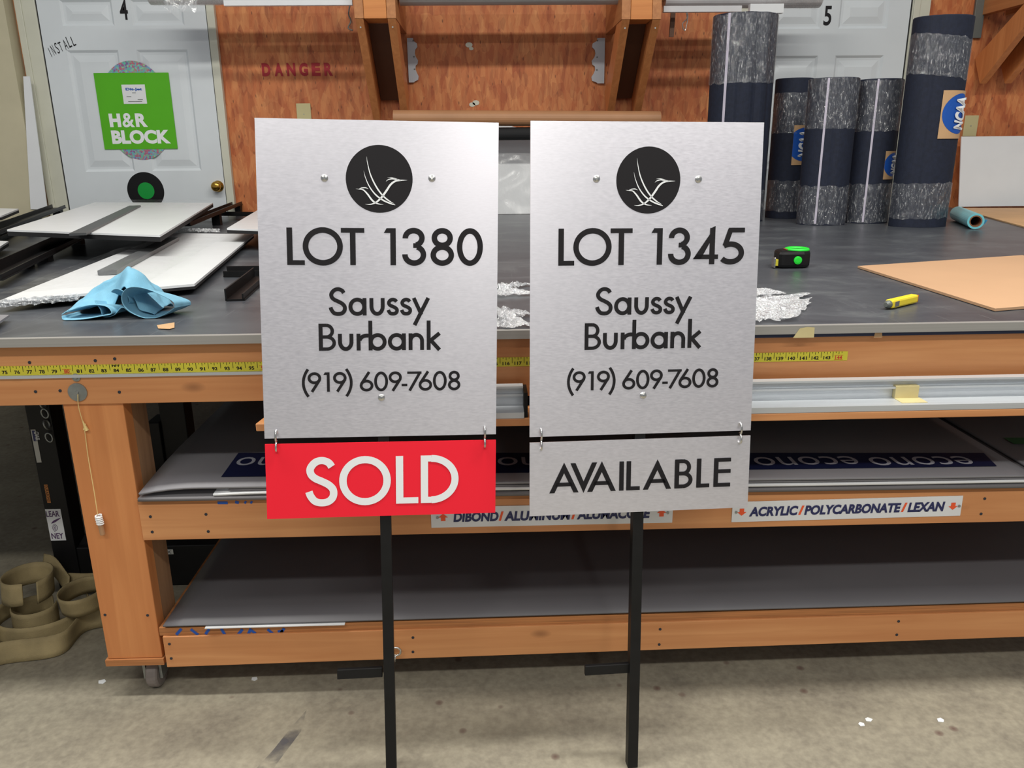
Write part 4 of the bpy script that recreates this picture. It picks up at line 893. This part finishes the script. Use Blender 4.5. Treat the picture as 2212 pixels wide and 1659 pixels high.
def roll(lab, cx, cy, rx, ry, top, wraps, dents=(), strips=(), label=None, seed=0, slants=(0, 0)):
    t = thing('matting_roll', lab, 'roll', (cx, cy, ZT), GR)
    m, out = spiral(cx, cy, rx, ry, ZT, top, 3, seed, dents); m.build('mat', NAVY, t, smooth=False)
    for k, (z0, z1) in enumerate(wraps): shell(out, cx, cy, z0, z1, .12, seed + k * 5, slants[k]).build('wrap_band', WRAP, t, smooth=True)
    for a0, a1, off in strips: patch(out, cx, cy, a0, a1, ZT + .3, top - .1, off)[0].build('edge_strip', plain('pale_binding', (196, 190, 206), .5), t)
    if label:
        a0, a1, z0, z1, flip = label
        mm, f = patch(out, cx, cy, a0, a1, z0, z1, .16); lb = mm.build('kraft_label', KRAFT, t)
        f2 = patch(out, cx, cy, a0, a1, z0, z1, .2)[1]; m3 = MB(); dd = .43; cc = (.6, .52)
        asp = (z1 - z0) / max(.1, (Vector(f(1, 0)) - Vector(f(0, 0))).length)
        P = lambda q, k: f2(min(1, max(0, cc[0] + .42 * q * asp * math.cos(k / 40 * 6.2832))), cc[1] + .42 * q * math.sin(k / 40 * 6.2832))
        for q in range(6):
            for k in range(40): m3.add([P(q / 6, k), P((q + 1) / 6, k), P((q + 1) / 6, k + 1), P(q / 6, k + 1)], [(0, 1, 2, 3)])
        m3.build('blue_disc', BLUEI, lb)
        f3 = patch(out, cx, cy, a0, a1, z0, z1, .48)[1]
        k = text('NCAA', lambda p, n=0: Vector(p).to_3d(), 0, 0, 1, 1, '', None, None, bold=.05, shear=.2); m4 = MB()
        m4.add([f3(min(1, max(0, cc[0] + (.17 - v.y * .34) * asp)), cc[1] - .34 + v.x * .68) for v in k.v], k.f); m4.build('white_lettering', WHITELET, lb)
    return t
tl = at(1619, 33, y=95)
roll('tall navy matting roll behind the LOT 1345 sign, in front of door 5', 53.2, 95, 5.9, 4.8, tl.z, ((tl.z - 12, tl.z - .1), (ZT + .3, ZT + 6)), ((4.25, .06, .12), (4.95, .09, .14), (5.5, .05, .1)), ((226, 232, .1),), None, 1)
sh_ = at(1790, 167, y=83).z; x1_ = at(1788, 320, y=86).x; x2_ = at(1886, 320, y=88).x; x3_ = at(1985, 487, y=79).x
roll('short navy roll with pale strip, middle one of the three short rolls', x1_, 86, 4.35, 3.9, sh_, ((sh_ - 8.6, sh_ - .1), (ZT + .1, ZT + 7)), ((4.6, .05, .12),), ((237, 241, .12),), None, 3)
roll('short navy roll with half a kraft label, beside the tall labelled roll', x2_, 88, 4.1, 3.6, sh_ - .1, ((sh_ - 9, sh_ - .3), (ZT + .2, ZT + 7.2)), ((4.3, .05, .12), (5.7, .06, .15)), ((243, 249, .12),), (282, 330, 42.6, 47.6, False), 7)
roll('short navy roll set back behind the other two, by door 5', 65.4, 100.5, 3.6, 3.6, at(1735, 168, y=98).z, ((51, 58.5), (36, 42)), (), (), (262, 322, 45, 52.5, False), 11)
tr_ = at(2040, 36, y=79)
roll('tall navy roll with large kraft label and blue disc before the door 5 casing', x3_, 79.8, 4.95, 3.7, tr_.z, ((tr_.z - 9.6, tr_.z - 3.2), (ZT + 1.5, ZT + 7.6)), ((4.15, .05, .12),), (), (268, 342, 49.6, 57.4, True), 15, (-.12, .02))
# cyan vinyl roll lying on the table
a = at(2108, 478, z=ZT + 1.36); b = at(2040, 449, z=ZT + 1.36); b = a + (b - a).normalized() * 17
cv = thing('vinyl_roll', 'cyan vinyl roll with brown core lying beside the tall labelled roll', 'roll', ((a.x + b.x) / 2, (a.y + b.y) / 2, ZT))
ax = (b - a).normalized(); L = (b - a).length
MB().lathe([(1.0, 0), (1.32, 0), (1.32, L), (1.0, L), (1.0, 0)], a, ax, 32, False).build('vinyl', CYAN, cv, smooth=False)
MB().lathe([(.8, .02), (.99, .02), (.99, L - .1), (.8, L - .1), (.8, .02)], a, ax, 28, False).build('core', plain('brown_core', (128, 84, 56), .7), cv)
MB().grid(lambda u, v: a + ax * (1 + 9 * v) + Vector((1.32 * math.cos(-.3 + u * 1.6 - 1.3) + u * .9 * (1 - .3 * v), 0, 1.42 * math.sin(-.3 + u * 1.6 - 1.3) + .1)), 12, 6).build('loose_flap', CYAND, cv, solid=.06, smooth=True)
# ================================================================== WALL RACK
GBk = 'timber rack brackets on the strand board wall'
def bracket(lab, xa, xb, zb, y0=104, zw=57.0):
    t = thing('rack_bracket', lab, 'bracket', ((xa + xb) / 2, 125, zw), GBk)
    w = 1.75; ZA = zb + 3.6
    for x in (xa, xb - w): MB().box(x, x + w, y0, 125.6, zb, ZA + 4).build('side_arm', PINE_Y, t, bevel=.06)
    MB().box(xa + w + .06, xb - w - .06, y0, y0 + 6, zb, ZA + 4).build('arm_block', wood('pine_end' + lab[:3], (228, 152, 84), (196, 116, 56), 'x', .0) if 'pine_end' + lab[:3] not in MATS else MATS['pine_end' + lab[:3]], t, bevel=.06)
    for x in (xa + .1, xb - w - .1 + .2):
        m = MB().hexa([(x, y0 + .1, zb - .02), (x + w - .2, y0 + .1, zb - .02), (x + w - .2, y0 + 7, zb - .02), (x, y0 + 7, zb - .02), (x, 122.3, zw - 2), (x + w - .2, 122.3, zw - 2), (x + w - .2, 125.6, zw + 3.5), (x, 125.6, zw + 3.5)])
        m.build('brace', PINE_Z, t, bevel=.06)
        MB().lathe([(.16, 0), (.16, .05)], (x + .8, y0 + 1.2, zb - 1.4), (0, -1, 0), 10).build('screw', GALV, t)
    MB().hexa([(xa + w, y0 + 6.2, zb - .02), (xb - w, y0 + 6.2, zb - .02), (xb - w, y0 + 7, zb - .02), (xa + w, y0 + 7, zb - .02), (xa + w, 124.6, zw + 2.2), (xb - w, 124.6, zw + 2.2), (xb - w, 125.6, zw + 3.4), (xa + w, 125.6, zw + 3.4)]).build('back_board', plain('dark_and_shaded_wood', (92, 60, 40), .6), t)  # filler board, its dark colour stands in for shade between the braces
    return t
la = at(767, 40, y=104); lb_ = at(851, 40, y=104)
bracket('timber rack bracket above the LOT 1380 sign', la.x - .1, lb_.x + .4, la.z)
ra_ = at(1346, 42, y=104); rb_ = at(1427, 42, y=104)
bracket('timber rack bracket above the LOT 1345 sign', ra_.x - .3, rb_.x + .1, ra_.z)
c3_ = at(2102, 177, y=124)
b3 = bracket('timber rack bracket over the leaning white board', 115.2, 122.6, at(1427, 42, y=104).z + 3.5, 104, 63.5)
p = at(2110, 0, y=124.9); q_ = at(2130, 82, y=124.9)
t = thing('shelf_standard', 'grey slotted metal strip on the wall beside the bracket over the white board', 'strip', (p.x + 1, 125.3, q_.z))
MB().box(p.x, p.x + 2.2, 124.9, 125.6, q_.z, 92).build('metal_strip', GREYMET, t, bevel=.08)
ZR = la.z + 3.6 + 4.05
def longroll(name, lab, x0, x1, y, r, z, mat, wrapends=()):
    t = thing(name, lab, 'roll', ((x0 + x1) / 2, y, z - r), 'long film rolls on the timber rack')
    MB().lathe([(r * .45, 0), (r, 0), (r, x1 - x0), (r * .45, x1 - x0)], (x0, y, z), (1, 0, 0), 28).build('film_roll', mat, t, smooth=False)
    MB().lathe([(r * .44, -.6), (r * .44, .2)], (x0, y, z), (1, 0, 0), 20).build('core_end', KRAFT, t)
    for a, b in wrapends: MB().grid(lambda u, v: (a + (b - a) * v, y + (r + .18) * math.cos(u * 6.2832) + .1 * mnoise.noise(Vector((u * 9, v * 9, a))), z + (r + .18) * math.sin(u * 6.2832) + .1 * mnoise.noise(Vector((u * 9, v * 9, a + 3)))), 30, 16).build('wrap_end', WRAP, t, smooth=True)
    return t
def zpx(px, py, y): return at(px, py, y=y).z
r1_ = 2.6
longroll('film_roll', 'long pale film roll on the rack crossing over the left white door', at(325, 0, y=110).x, at(764, 5, y=110).x - .5, 110, r1_, zpx(600, 9, 110) + r1_, PAPERG, ((at(325, 0, y=110).x + .1, at(480, 0, y=110).x),))
longroll('film_roll', 'long grey film roll on the rack between the two upper brackets', at(860, 5, y=110).x + .4, at(1340, 5, y=110).x - .4, 110, 2.6, zpx(1100, 11, 110) + 2.6, plain('grey_film', (176, 176, 174), .4, 0, .05, 6))
longroll('film_roll', 'plastic wrapped film roll on the rack reaching towards door 5', at(1430, 5, y=110).x + .4, at(1770, 5, y=110).x, 110, 2.4, zpx(1560, 18, 110) + 2.4, PAPERG, ((at(1640, 0, y=110).x, at(1768, 0, y=110).x),))
a, b = at(485, 13, y=106.6), at(764, 12, y=106.6)
tag(MB().box(a.x, b.x - .2, 106.2, 107.2, a.z, a.z + 1.0).build('white_batten', WHITE), 'white batten lying along the rack beside the bracket above LOT 1380', 'batten')
a, b = at(1430, 27, y=106.6), at(1600, 27, y=106.6)
tag(MB().box(a.x + .2, b.x, 106, 107.2, a.z, a.z + 1.1).build('white_batten', PAPERG), 'pale batten lying along the rack over the tall roll', 'batten')
tag(MB().box(at(1618, 28, y=106.6).x, at(1690, 28, y=106.6).x, 106, 107.4, at(1650, 29, y=106.6).z, at(1650, 9, y=106.6).z).build('white_block', WHITE), 'white block end on the rack directly above the tall matting roll', 'block')
a, b = at(352, 0, y=106.6), at(428, 27, y=106.6)
MB().grid(lambda u, v: (a.x + (b.x - a.x) * u + .3 * mnoise.noise(Vector((u * 3, v * 3, 1))), 106.8 + .5 * mnoise.noise(Vector((u * 6, v * 4, 4))), a.z + 1.5 - (a.z + 1.5 - b.z) * v * (.75 + .25 * math.sin(u * 9) ** 2) ), 24, 14).build('hanging_film', film('milky_film', .5, .25, 20), None, smooth=True)
tag(COL.objects[-1], 'milky plastic film hanging off the rack roll over the left white door', 'film')
# small things hung at the brackets
a, b = at(1455, 14, y=110), at(1450, 80, y=110)
tag(MB().bar(b, a, .9, .5, (0, 1, 0)).build('wooden_stick', plain('dark_and_shaded_wood', (92, 60, 40), .6)), 'dark wooden stick hanging from the rack beside the tall matting roll', 'stick')
a = at(1478, 13, y=110)
tag(MB().tube(spline([a, at(1484, 38, y=110), at(1474, 52, y=110), at(1480, 66, y=110), at(1486, 34, y=110), at(1480, 22, y=110)], 5), .1, 6).build('wire_hook', CHROME, smooth=True), 'bent wire hook hanging from the rack beside the dark stick', 'hook')
tag(MB().tube(spline([at(757, 6, y=110), at(753, 30, y=110), at(758, 46, y=110), at(752, 60, y=110), at(762, 66, y=110)], 5), .14, 6).build('wire_hook', GREYMET, smooth=True), 'dark wire hook hanging on the bracket above LOT 1380', 'hook')
def comb(px0, px1, py0, py1, lab, side):
    a, b = at(px0, py0, y=125), at(px1, py1, y=125); x0, x1, z0, z1 = a.x, b.x, b.z, a.z; n = 3; w = x1 - x0; pts = [(x0, z0), (x0, z1)] if side > 0 else [(x1, z0), (x1, z1)]
    sc = [(0, .62), (.06, .62), (.12, .98), (.2, 1.02), (.26, .8), (.34, .74), (.42, .82), (.5, 1.04), (.58, .98), (.62, .78), (.7, .74), (.78, .86), (.86, 1.04), (.94, .98), (.98, .6), (1, .55)]
    for f, e in sc: pts.append(((x0 + w * e) if side > 0 else (x1 - w * e), z1 - (z1 - z0) * f))
    t = thing('scalloped_plate', lab, 'bracket', ((x0 + x1) / 2, 125, z0), 'scalloped white plates on the strand board')
    MB().prism([(x, 125, z) for x, z in pts], (0, .3, 0)).build('plate', plain('white_metal', (186, 190, 196), .4), t)
    for f in (.06, .42, .7):
        MB().lathe([(.17, 0), (.17, .08)], ((x0 + x1) / 2 + side * .3, 125, z1 - (z1 - z0) * f), (0, -1, 0), 10).build('screw', GREYMET, t)
comb(879, 904, 82, 178, 'scalloped white metal plate beside the bracket above LOT 1380', 1)
comb(1280, 1305, 82, 180, 'scalloped white metal plate beside the bracket above LOT 1345', -1)
# paper rolls on a stand behind the signs
pa, pb = at(850, 248, y=112), at(1425, 258, y=112)
ps_ = thing('paper_roll_stand', 'brown paper roll on a stand behind the tops of both lot signs', 'roll stand', ((pa.x + pb.x) / 2, 112, ZT))
rz = pa.z - .6
MB().lathe([(.6, 0), (1.55, 0), (1.55, pb.x - pa.x), (.6, pb.x - pa.x)], (pa.x, 112, rz), (Vector((pb.x - pa.x, 0, -.7))).normalized(), 24).build('paper_roll', BROWNT, ps_)
MB().lathe([(1.3, 0), (1.3, pb.x - pa.x - 2)], (pa.x + 4, 112.6, rz - 3.4), (1, 0, 0), 24).build('black_tube', DARK, ps_)
for x in (pa.x + 6, pb.x - 8): MB().box(x, x + 1.5, 113.8, 115.3, ZT, rz + 1).build('upright', PALE_Z, ps_)
a, b = at(1010, 447, y=118), at(1230, 447, y=118)
tag(MB().prism([(a.x, 117.0, ZT + .05), (b.x, 117.0, ZT + .05), (b.x, 119.5, at(1100, 276, y=119).z - 3), (a.x, 119.5, at(1100, 276, y=119).z + 3)], (0, .25, 0)).build('white_board', WHITE), 'white panel standing at the table back, seen in the gap between the signs', 'panel')
MB().grid(lambda u, v: (a.x + 4 + (b.x - a.x - 5) * u, 116.2 + 1.5 * v + .2 * mnoise.noise(Vector((u * 4, v * 4, 3))), ZT + .1 + 12.5 * v + .3 * v * math.sin(u * 7)), 20, 16).build('film_sheet', CLEAR, None, smooth=True)
tag(COL.objects[-1], 'clear film sheet standing in front of the white panel between the signs', 'film')
# ================================================================== UNDER AND BESIDE THE TABLE
lf_ = thing('lifting_frame', 'black steel lifting frame with stickers standing behind the table leg', 'frame', (-44, 22, 0))
xa, xb = at(108, 1248, z=0).x, at(150, 1248, z=0).x
yA = 20
x0, x1 = at(57, 900, y=yA).x, at(110, 900, y=yA).x
MB().box(x0, x1, yA, yA + 2.6, 0, 33.5).build('mast', BLACK, lf_, bevel=.1)
MB().box(x1 + .02, -24, yA + .1, yA + 2.5, 0, 5.2).build('base_beam', BLACK, lf_, bevel=.1)
MB().prism([(x1 + .02, yA + .8, 5.22), (x1 + 4.2, yA + .8, 5.22), (x1 + 4.2, yA + .8, 9.6), (x1 + 2.8, yA + .8, 9.2)], (0, .6, 0)).build('gusset', BLACK, lf_)
mx0, mx1 = at(345, 900, y=30).x, at(400, 900, y=30).x
MB().box(mx0, mx1, 30, 32.6, 0, 33.5).build('mast', BLACK, lf_, bevel=.1)
MB().box(mx0 - 1.6, mx0 - .02, 29.5, 33, 0, 17).build('side_block', BLACK, lf_, bevel=.1)
MB().box(-27.5, -24.02, yA + 2.52, 29.9, 0, 4).build('base_rail', BLACK, lf_, bevel=.1)
mf = frame((0, yA, 0), (1, 0, 0), (0, 0, 1))
def sticker(px, name, mat, dy=.02):
    P = [at(x, y, y=yA - dy) for x, y in px]; x0_, x1_ = min(p.x for p in P), max(p.x for p in P); z0_, z1_ = min(p.z for p in P), max(p.z for p in P)
    MB().box(x0_, x1_, yA - dy - .01, yA - .005, z0_, z1_).build(name, mat, lf_); return x0_, x1_, z0_, z1_
s = sticker([(66, 928), (90, 999)], 'sticker', plain('dull_sticker', (190, 190, 184), .5))
MB().box(s[0] + .12, s[1] - .1, yA - .05, yA - .032, s[3] - 1.35, s[3] - .12).build('navy_block', NAVYI, lf_)
vf_ = lambda X, Z: (lambda p, n=0: Vector((X + p[1], yA - .06 - n, Z - p[0])))
text('OWR', vf_(s[0] + .32, s[3] - .25), 0, 0, 1.0, .5, 'sticker_lettering', WHITELET, lf_, n=0)
s = sticker([(95, 1047), (110, 1086)], 'sticker', plain('orange_sticker', (216, 140, 74), .5))
text('DURABOND', vf_(s[0] + .05, s[3] - .1), 0, 0, s[3] - s[2] - .2, .32, 'sticker_lettering', BLACKLET, lf_, n=0)
s = sticker([(97, 1100), (143, 1167)], 'sticker', WHITE)
wS, hS = s[1] - s[0], s[3] - s[2]; f_ = frame((s[0], yA - .05, s[2]), (1, 0, 0), (0, 0, 1)); mb = MB()
for tx, x, y, w_, h_ in (('LEAR', .02, .76, .86, .18), ('NEY', .1, .06, .78, .18)): k = text(tx, f_, x * wS, y * hS, w_ * wS, h_ * hS, '', None, None, n=0, bold=.02); mb.add(k.v, k.f)
for k_ in range(4):
    for f in rib(arc(.02 * wS + .3, hS * .42, .18 + .17 * k_, .14 + .13 * k_, -70, 60, 8), .06): mb.add([f_((p.x, p.y), 0) for p in f], [(0, 1, 2, 3)])
for f in rib(spline([(.25 * wS, .55 * hS), (.5 * wS, .62 * hS), (.92 * wS, .72 * hS)], 5), [.05 + .2 * math.sin(i / 10 * 3.14) for i in range(11)]): mb.add([f_((p.x, p.y), 0) for p in f], [(0, 1, 2, 3)])
mb.build('sticker_lettering', plain('plum_ink', (84, 54, 98), .5), lf_)
p = at(366, 1192, y=yA); MB().box(p.x - .45, p.x + .45, yA - .04, yA + .02, p.z - .3, p.z + .3).build('sticker', plain('dull_sticker', (190, 190, 184), .5), lf_)
text('X', frame((p.x - .28, yA - .05, p.z - .2), (1, 0, 0), (0, 0, 1)), 0, 0, .5, .4, 'sticker_lettering', BLACKLET, lf_, n=0)
ch = thing('chain', 'steel chain hanging beside the black lifting mast', 'chain', tuple(at(108, 955, y=yA - .6)))
pts = [at(92, 872, y=yA - .4), at(97, 893, y=yA - .4), at(101, 917, y=yA - .4), at(106, 945, y=yA - .4)]
for i, c in enumerate(pts):
    L = .95; dirn = Vector((.22, 0, -1)).normalized(); sd = Vector((1, 0, .22)).normalized() if i % 2 else Vector((.25, 1, 0)).normalized()
    MB().tube([c + dirn * (L * .55 * math.sin(t) * (1.0)) + sd * .36 * math.cos(t) for t in (k / 14 * 6.2832 for k in range(14))], .1, 7, True).build('link', GALV, ch, smooth=True)
# webbing straps heaped on the floor
def strap(lab, path, w=2.0, tilt=0):
    c = spline([Vector(p) for p in path], 8); n = len(c) - 1; m = MB()
    def f(u, v):
        p = c[min(n, int(round(u * n)))]; return Vector((p.x, p.y + (v - .5) * w * math.sin(tilt), max(.03, p.z + v * w * math.cos(tilt))))
    m.grid(f, n, 4)
    return tag(m.build('webbing_strap', WEB, None, solid=.12, smooth=True), lab, 'strap', 'tan webbing straps heaped by the table leg')
def loop(px, py, z, rx, ry, a0=0, a1=330, dz=0, n=12):
    c = at(px, py, z=z)
    return [(c.x + rx * math.cos(math.radians(a0 + (a1 - a0) * k / n)), c.y + ry * math.sin(math.radians(a0 + (a1 - a0) * k / n)), z + dz * k / n) for k in range(n + 1)]
a = at(10, 1432, z=0); b = at(225, 1370, z=0)
strap('tan webbing strap lying flat at the front of the heap', [(a.x - 3, a.y - 2, .1), (a.x, a.y, .1), (a.x + 5, a.y + 1.3, .1), (b.x - 2, b.y + 1, .1), (b.x + 3, b.y + 2, .1)], 2.2, .35)
strap('tan webbing strap forming the wide lower loop of the heap', loop(95, 1345, .1, 4.6, 4.2, 140, 400, 0) , 2.0, .1)
strap('tan webbing strap coiled small inside the wide lower loop', loop(80, 1345, .1, 2.2, 2.0, 60, 380), 2.2, .05)
strap('tan webbing strap standing as the round loop touching the table leg', loop(185, 1308, 2.25, 2.2, 2.6, 20, 380, .2), 2.1, -.15)
strap('tan webbing strap standing as the tall loop at the back of the heap', loop(65, 1285, 2.5, 2.4, 2.6, -40, 290, .3), 2.4, .2)
strap('tan webbing strap arching under the lifting mast', [(at(x, y, z=2.6).x, at(x, y, z=2.6).y, 2.6 + d_) for x, y, d_ in ((98, 1238, .5), (122, 1246, .4))] + [(at(150, 1270, z=2).x, at(150, 1270, z=2).y, 1.4)], 2.0, .5)
strap('tan webbing strap running behind the table leg', [(at(140, 1262, z=2).x, at(140, 1262, z=2).y, 1.6), (at(180, 1268, z=2).x, at(180, 1262, z=2).y, 1.5), (at(230, 1262, z=2).x, at(230, 1262, z=2).y, 1.7)], 1.8, .3)
strap('tan webbing strap end cut off at the photo edge', loop(-75, 1400, .1, 2.6, 2.6, 200, 500), 2.6, .1)
for px, py, s_, lab in ((221, 1473, .35, 'tiny white paper chip on the floor in front of the table leg'), (550, 1467, .3, 'tiny pale chip on the floor beneath the bottom beam'), (1861, 1565, .28, 'small white dot chip on the concrete, lower of two'), (1876, 1555, .28, 'small white dot chip on the concrete, upper of two'), (2032, 1556, .3, 'thin pale shaving on the concrete near the photo edge')):
    p = at(px, py, z=0); k = random.random() * 3
    tag(MB().prism([(p.x + s_ * math.cos(k + j * 1.26) * (1 + .4 * (j % 2)), p.y + s_ * math.sin(k + j * 1.26), .01) for j in range(5)], (0, 0, .04)).build('floor_chip', WHITELET), lab, 'chip', 'pale chips on the concrete floor')
